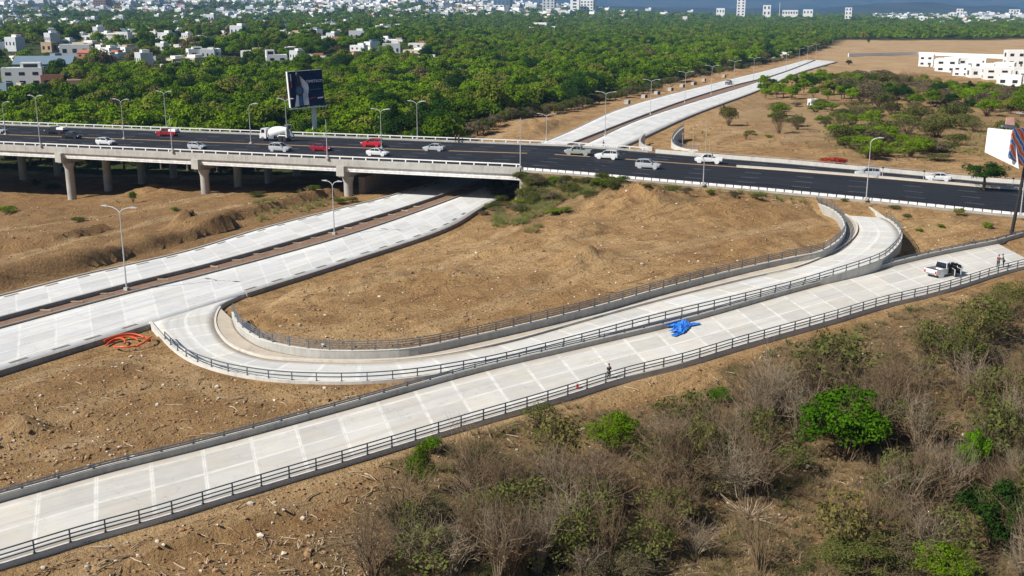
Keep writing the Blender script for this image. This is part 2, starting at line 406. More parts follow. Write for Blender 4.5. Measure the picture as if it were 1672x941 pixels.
for L_, bh, bw in (([(-30,485),(60,468),(130,450),(190,432),(260,412),(340,388)], 2.3, 11), ([(330,372),(420,348),(530,326)], 1.6, 8), ([(0,395),(90,388),(150,370)], 1.2, 7), ([(1040,325),(1130,322),(1220,332)], .9, 8), ([(1215,570),(1260,545),(1330,520)], 1.1, 7), ([(820,445),(900,435),(960,425)], .7, 6), ([(330,890),(450,850),(600,790)], .7, 6)):
    q = resample(np.array([at(u, v, -.8) for u, v in L_]), step=.7); T_ = np.gradient(q[:, :2], axis=0); T_ /= np.linalg.norm(T_, axis=1)[:, None]; BANKS.append((np.c_[q[:, :2], -T_[:, 1], T_[:, 0]], bh, bw))
for (u, v, z, r, h) in [(228,318,-3.5,3,1.2),(262,314,-3,3,1.1),(300,310,-2.5,3,1.2),(45,712,-.5,1.6,.7),(20,708,-.5,1.8,.7),(15,716,-.5,1.5,.6),
        (1010,330,3.9,9,2.0),(1060,345,3,5,1.0),(900,385,2,7,1.0),(620,470,.8,4,.8),(470,520,.7,3,.6),(1260,400,2,6,.9),(860,310,3.6,6,1.3),(1190,335,3.6,9,1.3),(965,430,1.8,5,1.2),(940,440,1.8,4,.8),(700,455,1,6,1.0),(540,480,.6,5,.6),
        (140,392,-1.5,3,.9),(60,350,-4,5,1.),(870,204,1.,22,1.3),(760,705,-1,4,.6),(1250,520,-.3,5,.7),(1200,800,-2,5,.8),(700,860,-1,5,.7)]:
    p = at(u, v, z); HEAPS.append((p[0], p[1], z, r, h))
for x, o, r, h in ((-.5, -4.5, 3., 1.5), (1., -9., 5., 1.)): p = hpt(x, o); HEAPS.append((p[0], p[1], 0, r, h))
def gz(x, y): return float(ground_z([x], [y])[0])
def ray(u, v, far=6000):
    """where the sight line of a photo pixel meets the terrain"""
    x = (u - 836) / F; y = -(v - 470.5) / F; d = np.array([x, ct + y * st, -st + y * ct]); d /= d[1]
    Y = np.geomspace(55, far, 900); P = np.array([0, 0, CZ]) + d * Y[:, None]; g = ground_z(P[:, 0], P[:, 1])
    h = np.where(P[:, 2] <= g)[0]
    if not len(h): return np.array([P[-1, 0], P[-1, 1], g[-1]])
    i = h[0]; return np.array([P[i, 0], P[i, 1], g[i]])

# ------------------------------------------------------------------ ground sheet
def in_poly(u, v, poly):
    c = np.zeros(u.shape, bool); n = len(poly)
    for i in range(n):
        (x1, y1), (x2, y2) = poly[i], poly[(i + 1) % n]
        m = ((y1 > v) != (y2 > v)) & (u < (x2 - x1) * (v - y1) / (y2 - y1 + 1e-9) + x1); c ^= m
    return c
WOOD_U = [-400, 690, 775, 860, 905, 960, 1050, 1130, 1250, 1300, 1340, 1372, 1500, 1672, 2000]
WOOD_V = [300, 300, 224, 191, 184, 168, 148, 124, 103, 92, 80, 66, 66, 64, 64]
def in_wood(X, Y):
    u, v = proj(X, Y, far_z(X, Y)); return (Y > 245) & ((X - HP0[0]) * HN[0] + (Y - HP0[1]) * HN[1] > HW + 1.5) & (v < np.interp(u, WOOD_U, WOOD_V))
def axis(lo, hi, step, far_lo, far_hi, g=1.07, cap=400):
    a = list(np.arange(lo, hi + step, step)); s = step
    while a[-1] < far_hi: s = min(s * g, cap); a.append(a[-1] + s)
    b = []; s = step; x = lo
    while x > far_lo: s = min(s * g, cap); x -= s; b.append(x)
    return np.array(b[::-1] + a)
def ground_mat():
    t = NT('bare earth'); P = t.pos()
    m = t.n('ShaderNodeSeparateColor'); t.link(t.attr('zone', 'Color'), m.inputs[0]); wood, scrub, pale = m.outputs
    big = t.noise(P, .045, 5, .6); med = t.noise(P, .35, 6, .65, .6); fine = t.noise(P, 2.6, 6, .7); grit = t.noise(P, 7., 4, .7)
    col = t.mix(t.mr(big, .38, .62), (.375, .225, .098), (.50, .325, .155))
    col = t.mix(t.mr(med, .46, .70, 0., .8), col, (.20, .108, .045))
    col = t.mix(t.mr(med, .22, .40, .5, 0.), col, (.48, .325, .175))
    col = t.mix(t.mr(fine, .50, .72, 0., .7), col, (.135, .075, .034))
    col = t.mix(t.mr(grit, .64, .74, 0., .6), col, (.57, .43, .28)); col = t.mix(t.mr(grit, .26, .36, .5, 0.), col, (.15, .085, .038))
    col = t.mix(t.mr(t.noise(P, .10, 5, .62, .5), .54, .68, 0., .62), col, (.235, .13, .055)); col = t.mix(t.math('MULTIPLY', t.attr('moist'), t.mr(t.noise(P, .16, 4), .3, .6, .45, 1.)), col, t.mix(t.mr(fine, .35, .65), (.15, .085, .038), (.33, .20, .092)))
    # wheel and blade tracks
    tk = t.math('MULTIPLY', t.attr('track'), t.mr(t.noise(P, .5, 4), .3, .6, .35, 1.)); col = t.mix(t.math('MULTIPLY', tk, .75), col, (.56, .40, .22))
    sx = t.n('ShaderNodeSeparateXYZ'); t.link(P, sx.inputs[0])
    tr = t.math('ADD', t.math('MULTIPLY', sx.outputs[0], .62), t.math('MULTIPLY', sx.outputs[1], -.78))
    tn = t.noise(t.vec(t.math('MULTIPLY', tr, 1.7), t.math('MULTIPLY', t.math('ADD', sx.outputs[0], sx.outputs[1]), .05)), 1., 4, .6, .8)
    col = t.mix(t.mr(tn, .56, .68, 0., .6), col, (.16, .09, .04))
    litter = t.mix(t.mr(fine, .35, .65), (.115, .075, .036), (.33, .225, .115))
    litter = t.mix(t.mr(t.noise(P, .5, 4), .5, .66, 0., .6), litter, (.10, .095, .028))
    col = t.mix(t.math('MULTIPLY', scrub, t.mr(t.noise(P, .25, 5), .25, .6, .35, 1.)), col, litter)
    col = t.mix(t.math('MULTIPLY', pale, .8), col, t.mix(t.mr(big, .35, .65), (.36, .235, .12), (.47, .33, .185)))
    col = t.mix(wood, col, t.mix(t.mr(med, .4, .6), (.035, .045, .014), (.07, .085, .02)))
    h = t.math('ADD', t.math('MULTIPLY', med, .5), t.math('MULTIPLY', fine, .35)); h = t.math('ADD', h, t.math('MULTIPLY', grit, .08)); h = t.math('ADD', h, t.math('MULTIPLY', tn, .25))
    return t.pbr(col, .95, normal=t.bump(h, 1.5, 1.), spec=.12)
def make_ground():
    xs = axis(-120, 125, .75, -14500, 14500, 1.075); ys = axis(52, 262, .75, -150, 14500, 1.06)
    X, Y = np.meshgrid(xs, ys); X = X.ravel(); Y = Y.ravel(); Z = ground_z(X, Y)
    nx, ny = len(xs), len(ys); i = np.arange(nx * ny).reshape(ny, nx)
    Fq = np.stack([i[:-1, :-1], i[:-1, 1:], i[1:, 1:], i[1:, :-1]], -1).reshape(-1, 4)
    u, v = proj(X, Y, Z); jn = (fbm(X * .15, Y * .15, 3, 5) - .45)
    ju, jv = u + jn * 90, v + (fbm(X * .15, Y * .15, 3, 8) - .45) * 60
    wood = in_wood(X, Y) * 1.
    scrub = np.zeros(len(X))
    for poly, k in (([(330,1000),(560,830),(660,740),(850,680),(1100,655),(1290,560),(1520,490),(1700,480),(1900,1000)], 1.), ([(770,345),(800,310),(845,275),(1010,290),(1010,312),(930,345),(860,370)], .8),
                    ([(1040,300),(1340,318),(1340,332),(1040,312)], .7), ([(1180,175),(1300,150),(1700,190),(1700,250),(1560,232),(1470,265),(1350,245),(1260,215)], .55), ([(1480,345),(1650,362),(1640,372),(1480,360)], .35)):
        scrub = np.maximum(scrub, in_poly(ju, jv, poly) * k)
    scrub = np.where(Y > 2, scrub, 0)
    pale = in_poly(ju, v, [(1290,120),(1372,66),(1900,64),(1900,135),(1400,118)]) * 1.
    pale = np.maximum(pale, in_poly(ju - 45, jv - 30, [(0,712),(110,680),(160,685),(60,725)]) * 1.)
    pale = np.maximum(pale, in_poly(ju, jv, [(1100,190),(1300,160),(1500,215),(1250,225)]) * .6)
    track = np.zeros(len(X)); nr = (Y < 330) & (np.abs(X) < 130); Xn, Yn = X[nr], Y[nr]
    for L_, zz, w_, k_ in (([(-30,640),(120,600),(250,590),(360,640),(560,650)], -.3, 1.9, .8), ([(-30,760),(80,690),(200,640),(330,625)], -.4, 1.9, .6), ([(100,905),(400,815),(660,735),(900,668),(1100,612),(1350,542),(1690,448)], -.5, 3.2, .9), ([(120,935),(420,840),(680,765),(900,700)], -.8, 2., .7),
        ([(450,480),(600,470),(760,420),(900,360),(1100,340),(1300,350)], 1.4, 1.9, .8), ([(480,530),(620,545),(800,500),(1000,440),(1200,400),(1330,375)], 1.3, 1.9, .7), ([(600,430),(780,450),(950,400),(1150,420)], 1.6, 1.9, .5), ([(0,420),(150,385),(330,345),(530,318)], -1.5, 2.2, .8), ([(0,372),(200,352),(420,318)], -3, 2., .7),
        ([(1130,250),(1200,215),(1330,205),(1500,215)], 1.5, 2.2, .8), ([(800,224),(900,196),(1050,166),(1200,128)], .3, 3., .8)):
        q = crom(np.array([at(u_, v_, zz) for u_, v_ in L_]), 8); q = resample(q, step=.8); T_ = np.gradient(q[:, :2], axis=0); T_ /= np.linalg.norm(T_, axis=1)[:, None]
        for i in range(0, len(Xn), 20000):
            x, y = Xn[i:i + 20000], Yn[i:i + 20000]; d = np.hypot(x[:, None] - q[None, :, 0], y[:, None] - q[None, :, 1]); dm = np.min(d, 1) + (fbm(x * .2, y * .2, 2, 70) - .4) * .8
            tv = k_ * (np.maximum(1 - sstep(np.abs(dm - .95), .25, .75), .45 * (1 - sstep(dm, w_ * .6, w_ * 1.1)))); sl = np.where(nr)[0][i:i + 20000]; track[sl] = np.maximum(track[sl], tv)
    me = np_mesh('ground', np.c_[X, Y, Z - .07 * track], Fq, ground_mat(), attrs={'moist': np.clip(in_poly(ju, jv, [(-60,290),(560,300),(545,345),(300,400),(-60,500)]) * .75 + in_poly(ju, jv, [(-60,610),(240,570),(420,640),(620,660),(-60,830)]) * .5 + in_poly(ju, jv, [(-60,945),(330,850),(640,760),(700,800),(560,1000),(-60,1000)]) * .4, 0, 1), 'track': track, 'zone': np.c_[wood, scrub, pale]})
    me.polygons.foreach_set('use_smooth', np.ones(len(me.polygons), bool))
    o = bpy.data.objects.new('ground', me); COL.objects.link(o); tag(o, kind='structure')
make_ground()

# ------------------------------------------------------------------ road surfaces
def ribbon(name, L, Rr, mat, dz=0., depth=.5, n=None, kind='structure', vofs=0., solid=True, open_u=None):
    if n is None: n = max(2, int(max(plen(L)[-1], plen(Rr)[-1]) / 1.2))
    L = resample(L, n) if len(L) != n else L; Rr = resample(Rr, n) if len(Rr) != n else Rr
    L = L + [0, 0, dz]; Rr = Rr + [0, 0, dz]; w = np.linalg.norm((L - Rr)[:, :2], axis=1); v = plen((L + Rr) / 2) + vofs
    K = 7; V = []; UV = []
    for j in range(K):
        f = j / (K - 1); V.append(L * (1 - f) + Rr * f); UV.append(np.c_[w * f - w / 2, v])
    lay = K
    if solid:
        V = [L - [0, 0, depth]] + V + [Rr - [0, 0, depth]]; UV = [UV[0] + [-.3, 0]] + UV + [UV[-1] + [.3, 0]]; lay = K + 2
    V = np.array(V); UV = np.array(UV); idx = np.arange(lay * n).reshape(lay, n)
    Fq = np.stack([idx[:-1, :-1], idx[1:, :-1], idx[1:, 1:], idx[:-1, 1:]], -1).reshape(-1, 4)
    ed = np.array([np.minimum(k_, 1 - k_) * w for k_ in ([0.] if solid else []) + [q / (K - 1) for q in range(K)] + ([0.] if solid else [])])
    if open_u: us = proj(Rr[:, 0], Rr[:, 1], Rr[:, 2])[0]; ed = np.where(((us > open_u[0]) & (us < open_u[1]))[None, :], np.maximum(ed, 2.5), ed)
    me = np_mesh(name, V.reshape(-1, 3), Fq, mat, uv=UV.reshape(-1, 2), attrs={'edge': ed.ravel()}); o = bpy.data.objects.new(name, me); COL.objects.link(o)
    bm = bmesh.new(); bm.from_mesh(me); bmesh.ops.recalc_face_normals(bm, faces=bm.faces); bm.to_mesh(me); bm.free()
    return tag(o, kind=kind)
M_slabA = concrete_slab('concrete slabs of the carriageways', (.56, .565, .565), 3.6, 4.6, 1.8, .08, .17, (.60, .585, .55))
M_slabC = concrete_slab('concrete slabs of the near ramp', (.525, .51, .475), 3.9, 4.1, 0, .10, .17, (.55, .515, .45))
M_slabU = concrete_slab('concrete slabs of the loop ramp', (.565, .56, .54), 3.3, 4.1, 0, .11, .13, (.58, .555, .50))
ribbon('concrete_carriageway', A_FU, A_FL, M_slabA); ribbon('concrete_carriageway', A_NU, A_NL, M_slabA, open_u=(235, 415))
ribbon('concrete_ramp', C_U, C_L, M_slabC)
ribbon('concrete_loop_ramp', U_Om, U_I, M_slabU, dz=.004, n=len(U_I))
M_soil = concrete_plain('red median soil', (.25, .15, .095), .5, .8)
ribbon('median_strip', A_FL, A_NU, M_soil, dz=.05, depth=.3)
M_walk = concrete_plain('dusty footpath', (.50, .43, .34), .35, .4)
_wbI = resample(W_B, step=.5); _n = len(U_I); _wi = []
j = 0
for p in U_I:
    d = np.linalg.norm(_wbI[:, :2] - p[:2], axis=1); _wi.append(_wbI[int(np.argmin(d))])
_wi = np.array(_wi); _k = int(np.argmax(plen(U_I) > 6)); _ke = len(U_I)
_wi2 = _wi[_k:_ke].copy(); _wi2[:, 2] = U_I[_k:_ke, 2]
ribbon('footpath', U_I[_k:_ke], _wi2, M_walk, dz=.16, depth=.5, n=_ke - _k)
# asphalt of the highway with its painted lines
def asphalt():
    t = NT('highway asphalt'); P = t.pos(); u, v = t.uv()
    lane = t.noise(t.vec(t.math('MULTIPLY', u, .9), t.math('MULTIPLY', v, .02)), 1., 3)
    col = t.mix(t.mr(lane, .35, .65), (.007, .008, .012), (.027, .028, .034)); col = t.mix(t.mr(t.noise(P, .7, 5), .45, .7, 0., .6), col, (.028, .028, .032))
    return t.pbr(col, .75, normal=t.bump(t.noise(P, 14., 2), .01, .3), spec=.18)
XS = np.r_[np.arange(-260, 240, 4.), 240]
def hline(off, dz=0., xs=XS): return np.array([hpt(x, off(x) if callable(off) else off, dz) for x in xs])
ribbon('highway_road', hline(.35), hline(HW - .35), asphalt(), n=len(XS), depth=.2)
MED = lambda X: HW * np.interp(X, [-250, -120, -33, 26, 57, 80, 200], [.48, .5, .56, .66, .74, .78, .8])
M_line = plain('road paint', (.36, .36, .36), .7, 0, .3, 4.)
M_yel = plain('yellow road paint', (.62, .40, .20), .7, 0, .3, 4.)
def mark(offs, mat, name='road_marking', w=.16, dash=None, dz=.004, x0=-250, x1=220):
    mb = MB(); x = x0
    while x < x1:
        L = dash[0] if dash else 6.
        a, b = x, min(x + L, x1); o1, o2 = offs(a), offs(b)
        q = [hpt(a, o1 - w / 2, dz), hpt(b, o2 - w / 2, dz), hpt(b, o2 + w / 2, dz), hpt(a, o1 + w / 2, dz)]; mb.add(q, [(0, 1, 2, 3)])
        x += dash[1] if dash else L
    o = mb.build(name, mat); tag(o, kind='structure')
mark(lambda x: MED(x) - .1, M_yel, w=.28); mark(lambda x: MED(x) + .45, M_yel, w=.28)
mark(lambda x: .9, M_line); mark(lambda x: HW - 1.1, M_line)
for f in (.25, .5, .75): mark(lambda x, f=f: .9 + f * (MED(x) - 1), M_line, dash=(3., 9.), w=.12)
for f in (.33, .67): mark(lambda x, f=f: MED(x) + f * (HW - 1.1 - MED(x)), M_line, dash=(3., 9.), w=.12)
# drain slots and joints along the carriageway edges
M_slot = plain('dusty drain slot', (.17, .15, .125), .9, 0, .3)
def slots(Lp, inward, step, ln, w, lo=0, hi=1e9):
    P = resample(Lp, step=.5); D = plen(P); mb = MB(); s = lo
    T = np.gradient(P[:, :2], axis=0); T /= np.linalg.norm(T, axis=1)[:, None]
    while s < min(hi, D[-1]) - ln:
        i = int(np.searchsorted(D, s)); uu = proj(*P[i])[0]
        if inward > 0 and 255 < uu < 405: s += 1; continue
        t = T[i]; n = np.array([-t[1], t[0]]) * inward; c = P[i][:2] + n * .0
        q = [c, c + t * ln, c + t * ln + np.sign(inward) * np.array([-t[1], t[0]]) * w, c + np.sign(inward) * np.array([-t[1], t[0]]) * w]
        q = [p + n for p in q]; mb.add([(p[0], p[1], P[i][2] + .004) for p in q], [(0, 1, 2, 3)]); s += step * random.uniform(.9, 1.1)
    tag(mb.build('road_marking', M_slot), kind='structure')
slots(A_NL, 1.1, 4.9, 2.1, .55, 8, 130); slots(A_FU, -.5, 5.2, 2.0, .5, 30, 140)
# ------------------------------------------------------------------ kerbs, walls, railings
def kerb(P, prof, mat, step=1.2):
    mb = MB(); mb.sweep(resample(P, step=step), prof); return tag(mb.build('kerb', mat), kind='structure')
def rect(a, b, z0, z1): return [(a, z0), (b, z0), (b, z1), (a, z1)]
kerb(A_FU, rect(.0, .3, -.5, .16), M_conc); kerb(A_FL, rect(-.28, 0, -.3, .55), M_concd); kerb(A_NU, rect(0, .22, -.3, .22), M_concd)
def clip_u(P, u0, u1):
    u, _ = proj(P[:, 0], P[:, 1], P[:, 2]); return P[(u >= u0) & (u <= u1)]
_an = resample(A_NL, step=.6)
kerb(clip_u(_an, -400, 247), rect(-.25, 0, -.7, .14), M_concd); kerb(clip_u(_an, 397, 1400), rect(-.25, 0, -.7, .14), M_concd)
kerb(U_I[_k:], rect(0, .22, -.4, .26), M_concl)
kerb(hline(lambda x: MED(x) + .17, xs=np.arange(36, 220, 3.)), rect(-.12, .12, -.1, .42), M_concl)

POSTS = {}
def railing(label, P, heights, post_h, spacing, off=0., rail_r=.035, post=(.09, .09), z0=0., group=None, mat=None, dash=None):
    """a metal railing: rails that follow the line P and a post every so often"""
    mat = mat or M_rail; P = resample(P, step=1.); T = np.gradient(P[:, :2], axis=0); T /= np.linalg.norm(T, axis=1)[:, None]
    P = P.copy(); P[:, 0] -= T[:, 1] * off; P[:, 1] += T[:, 0] * off; P[:, 2] += z0; b = P[0].copy()
    root = tag(empty('guard_railing', b), label, 'railing', group)
    for h in heights:
        mb = MB(); mb.sweep(P - b, rect(-rail_r * .7, rail_r * .7, h - rail_r, h + rail_r)); mb.build('rail', mat, root)
    D = plen(P); n = max(2, int(round(D[-1] / spacing)))
    key = (post, post_h, mat.name)
    if key not in POSTS:
        mb = MB(); mb.box((0, 0, post_h / 2), (*post, post_h)); mb.box((0, 0, .02), (post[0] * 2, post[1] * 2, .04)); POSTS[key] = mb.mesh('post', mat)
    for k in range(n + 1):
        s = D[-1] * k / n; p = [np.interp(s, D, P[:, q]) for q in range(3)]; i = min(int(np.searchsorted(D, s)), len(T) - 1)
        inst('post', POSTS[key], root, Vector(p) - Vector(b), (0, 0, math.atan2(T[i, 1], T[i, 0])))
    return root
def wall(label, P, prof, mat, cat='wall', name='retaining_wall', cap=None):
    b = np.asarray(P[0]); root = tag(empty(name, b), label, cat)
    mb = MB(); mb.sweep(resample(P, step=1.) - b, prof); mb.build('wall_body', mat, root)
    if cap is not None:
        mb = MB(); mb.sweep(resample(P, step=1.) - b, cap); mb.build('coping', M_concl, root)
    return root

C_far = np.vstack([C_U, C_end[0][1:2]]); C_near = C_L
wall('low grey concrete parapet along the far edge of the near ramp', C_far, rect(.02, .27, -.8, .52), M_conc, cap=rect(-.01, .30, .52, .56))
railing('low dark steel rail on the far parapet of the near ramp', C_far, (.13, .33), .42, 2.6, off=.16, z0=.56, rail_r=.05)
wall('pale concrete kerb wall under the near railing of the ramp beside the scrub', C_near, rect(-.34, -.02, -.9, .06), M_concl)
railing('three rail dark steel railing between the near ramp and the scrub', C_near, (.30, .58, .92), .95, 2.3, off=-.18, z0=.06, rail_r=.042)
U_out = np.vstack([U_Om[2:], U_end[1][1:]])
wall('curved pale concrete wall under the outer edge of the loop ramp', U_out, rect(-.34, -.01, -3.8, .18), M_concl)
railing('steel railing round the outer curve of the loop ramp', U_Om[int(len(U_Om) * .12):-4], (.42, .8), .84, 2.4, off=-.17, z0=.18, rail_r=.05)
W_I = resample(W_B, step=.8)
wall('curved concrete retaining wall holding back the bare earth island', W_I, rect(.0, .34, -2.8, .86), M_conc, cap=rect(-.03, .37, .86, .93))
railing('dark mesh like railing on top of the island retaining wall', W_I, (.22, .45, .68, .92), .96, 2.3, off=.18, z0=.93, rail_r=.04)

# ------------------------------------------------------------------ overpass bridge
def hsweep(mb, x0, x1, off, prof, dx=6.):
    P = np.array([hpt(x, off) for x in np.r_[np.arange(x0, x1, dx), x1]]); return mb.sweep(P - BB, prof)
BX0 = -235.; BB = hpt(-100.)
bridge = tag(empty('overpass_bridge', BB), 'long concrete highway overpass with white girders on round piers', 'bridge')
mb = MB(); hsweep(mb, BX0, X_AB, HW / 2, rect(-HW / 2 + .05, HW / 2 - .05, -.75, -.22)); mb.build('deck', M_concd, bridge)
for k in range(7):
    o = .55 + k * (HW - 1.1) / 6
    for a, b2 in ((BX0, -127.6), (-126.4, -95.6), (-94.4, -64.1), (-62.9, -33.4), (-32.2, X_AB - .2)):
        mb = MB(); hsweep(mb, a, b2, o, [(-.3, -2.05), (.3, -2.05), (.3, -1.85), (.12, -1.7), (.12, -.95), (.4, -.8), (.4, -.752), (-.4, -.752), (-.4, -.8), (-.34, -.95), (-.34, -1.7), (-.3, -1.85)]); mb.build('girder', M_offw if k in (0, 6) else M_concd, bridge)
for o, sg in ((0., -1), (HW, 1)):
    mb = MB(); hsweep(mb, BX0, X_AB + (0 if sg < 0 else 16), o, [(-.16, -.95), (.16, -.95), (.16, .0), (.14, .36), (-.14, .36), (-.16, 0)]); mb.build('parapet', M_conc, bridge)
    mb = MB(); hsweep(mb, BX0, X_AB + (0 if sg < 0 else 16), o, rect(-.09, .09, .80, .99)); mb.build('handrail', M_white, bridge)
    pm = MB().box((0, 0, .58), (.22, .16, .44)).mesh('rail_post', M_white)
    for x in np.arange(-150, X_AB + (0 if sg < 0 else 16), 2.6): inst('rail_post', pm, bridge, Vector(hpt(x, o)) - Vector(BB), (0, 0, math.atan2(HD[1], HD[0])))
SK = .12                      # the piers stand slightly askew under the deck
def skew(off): return HN * off + HD * off * SK
colm = MB().lathe([(.9, -14), (.9, -1.3), (.96, -1.1), (1.25, -.1), (1.25, 0)], 12).mesh('column', M_conc, smooth=50)
for x in (-127, -95, -63.5, -32.8):
    base = hpt(x); z = base[2]
    a = base[:2] + skew(-.55); b2 = base[:2] + skew(HW + .5); mid = (a + b2) / 2; L = np.linalg.norm(b2 - a); rz = math.atan2(*(b2 - a)[::-1])
    mb = MB(); mb.box((*(mid - BB[:2]), z - 2.62 - BB[2]), (L - 1.6, 1.6, 1.1), rz); mb.build('cap_beam', M_conc, bridge)
    for e, s2 in ((a, 1), (b2, -1)):
        c = e + skew(.45) * s2; mb = MB(); mb.box((*(c - BB[:2]), z - 1.9 - BB[2]), (.9, 1.7, 1.9), rz); mb.build('cap_end_block', M_conc, bridge)
    for o in (2.2, 12.6, 23., 33.4): 
        p = base[:2] + skew(o); inst('column', colm, bridge, (*(p - BB[:2]), z - 3.17 - BB[2]))
mb = MB(); a = hpt(X_AB + .4)[:2]; b2 = a + HN * HW; mid = (a + b2) / 2; mb.box((*(mid - BB[:2]), 1.2 - BB[2]), (HW - .4, 1.2, 6.4), math.atan2(HN[1], HN[0])); mb.build('abutment', M_conc, bridge)
# rough wall beside the third pier, at the foot of the bank under the bridge
w0 = hpt(-30.5)[:2]
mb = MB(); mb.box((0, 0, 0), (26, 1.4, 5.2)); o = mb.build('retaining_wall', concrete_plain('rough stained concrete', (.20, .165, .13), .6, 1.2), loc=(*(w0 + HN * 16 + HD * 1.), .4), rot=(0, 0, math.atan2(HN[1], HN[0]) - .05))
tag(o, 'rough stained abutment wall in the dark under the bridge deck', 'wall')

# highway edges on the embankment
root = tag(empty('roadside_barrier', hpt(X_AB)), 'row of white topped barrier blocks on the near edge of the highway embankment', 'barrier'); b = Vector(root.location)
bm_ = MB(); bm_.prism([(-.24, 0), (.24, 0), (.2, .2), (.1, .25), (.09, .40), (-.09, .40), (-.1, .25), (-.2, .2)], 'x', -.62, .62); bm_ = bm_.mesh('barrier_block', M_offw)
for k in range(96):
    x = X_AB + .7 + k * 1.42 * .9533; o = inst('barrier_block', bm_, root, Vector(hpt(x, -.02)) - b, (0, math.atan(float(hz(x) - hz(x + 1))), math.atan2(HD[1], HD[0])))
xs = np.r_[np.arange(X_AB + .3, 150, 4.)]
wall('grey retaining wall face below the barrier blocks of the highway', np.array([hpt(x, -.3) for x in xs]), [(-.9, -2.6), (.1, -2.6), (.1, .02), (-.12, .02)], M_concd)
wall('pale concrete barrier along the far edge of the highway embankment', np.array([hpt(x, HW) for x in np.arange(19, 190, 4.)]), [(-.25, -.6), (.25, -.6), (.12, .75), (-.12, .75)], M_concl)
railing('thin grey pipe railing on the verge beyond the highway', np.array([hpt(x, HW + 2.4, -.2) for x in np.arange(24, 120, 4.)]), (.5, .9), .95, 5., mat=M_lamp)
# walls of the unfinished ramp beyond the highway
q = crom([at(u, v, 3.2) for u, v in [(1052,224),(1046,231),(1045,238),(1053,244),(1066,247)]], 6)
wall('short curved dark wall stub at the foot of the lower road beyond the highway', q, rect(-.2, .2, -2, .95), M_conc)
q = crom([at(u, v, 3.2) for u, v in [(1116,214),(1107,221),(1099,231),(1098,240),(1106,246),(1124,251),(1140,252)]], 6)
wall('tall curved pale wall of the unfinished ramp beyond the highway', q, rect(-.2, .2, -2.5, 1.0), M_concl)
railing('railing on the curved wall of the unfinished ramp beyond the highway', q, (.3, .6, .9), .95, 1.6, z0=1.0)

# ------------------------------------------------------------------ street lamps
def top_dz(p, v):
    k = (470.5 - v) / F; return float(p[1] * (k * ct - st) / (ct + k * st)) + CZ - p[2]
def lamp(label, p, h, arms, group, rz=-.35, arm=2.2, lean=0.):
    root = tag(empty('street_lamp', p, rz), label, 'street lamp', group); root.rotation_euler[1] = lean
    MB().box((0, 0, .18), (.55, .55, .36)).build('base', M_conc, root)
    MB().tube([(0, 0, .3), (0, 0, h * .5), (0, 0, h)], [.10, .08, .05], 10).build('pole', M_lamp, root, smooth=True)
    for s in arms:
        pts = [(0, 0, h - .1), (s * arm * .2, 0, h + .25), (s * arm * .55, 0, h + .5), (s * arm, 0, h + .62)]
        a = MB().tube(pts, [.06, .055, .05, .045], 8).build('arm', M_lamp, root, smooth=True)
        e = s * arm; MB().prism([(e - s * .1, h + .54), (e + s * .75, h + .60), (e + s * .8, h + .68), (e, h + .76), (e - s * .12, h + .66)], 'y', -.14, .14).build('lamp_head', M_lamp, a)
    return root
def lamp_px(label, u, v, vt, z, arms, group, **kw):
    p = at(u, v, z) if z is not None else ray(u, v); lamp(label, p, top_dz(p, vt) - .6, arms, group, **kw)
g = 'street lamps in the median of the lower road'
lamp_px('tall grey two arm lamp in the median before the mouth of the loop ramp', 207, 474, 338, .05, (-1, 1), g, arm=1.9)
lamp_px('grey two arm lamp in the median just before the bridge shadow', 546, 383, 296, .05, (-1, 1), g, arm=1.)
for i, (u, v, vt) in enumerate([(988,222,150),(1062,187,130),(1118,168,117),(1161,154,107),(1198,141,99),(1230,130,94),(1283,113,85),(1304,106,79),(1318,101,75),(1332,97,72)]):
    o_ = ('first', 'second', 'third', 'fourth', 'fifth', 'sixth', 'seventh', 'eighth', 'ninth', 'tenth')[i]
    lamp_px(f'white two arm lamp in the median beyond the highway, {o_} from the highway', u, v, vt, .05, (-1, 1), g, arm=2.3)
lamp_px('short two arm lamp on bare earth beside the far carriageway beyond the highway', 892, 229, 186, .6, (-1, 1), None, arm=2.)
g = 'street lamps along the near parapet of the highway'
for u, v, vt, arms, lb in [(85,237,157,(-1,1),'thin lamp on the near bridge parapet by the black car'),(301,244,185,(),'bare lamp pole on the near parapet above the second pier'),(543,257,191,(),'bare lamp pole on the near parapet above the third pier'),
                       (850,271,188,(),'bare lamp pole where the bridge meets the embankment'),(1137,289,256,(-1,),'short lamp post among the barrier blocks of the embankment'),(1411,324,226,(1,),'leaning thin lamp by the end of the loop ramp')]:
    x = at(u, v, 6.3 if u < 900 else 5.3 if u < 1200 else 3.9)[0]; p = hpt(x, -.28 if u < 900 else -.6, .3 if u < 900 else 0); lamp(lb, p, top_dz(p, vt) - .5, arms, g, arm=1.2)
g = 'street lamps between and beyond the highway lanes'
for u, vt, off, lb in [(6,167,'m','lamp in the highway median nearest the end of the bridge'),(200,163,'m','two arm lamp in the highway median behind the white hatchback'),(270,150,'f','tall lamp on the far bridge parapet behind the dark red pickup'),
                   (408,170,'m','lamp in the highway median in front of the mixer truck cab'),(467,162,'f','lamp on the far parapet behind the mixer drum'),(622,179,'m','two arm lamp in the highway median between red and white cars'),(681,166,'f','lamp on the far parapet beside the wood, past the billboard')]:
    x = (u - 836) / F * 235; 
    for _ in range(6):
        p = hpt(x, float(MED(x)) + .17 if off == 'm' else HW + .1, 0 if off == 'm' else .3); uu = proj(p[0], p[1], p[2] + 4)[0]; x += (u - uu) / F * p[1]
    lamp(lb, p, top_dz(p, vt) - .5, (-1, 1) if 'two' in lb or off == 'f' else (1,), g, arm=1.5)
lamp_px('curved arm lamp rising behind the colourful billboard', 1666, 352, 186, 2.9, (-1,), None, arm=1.6)
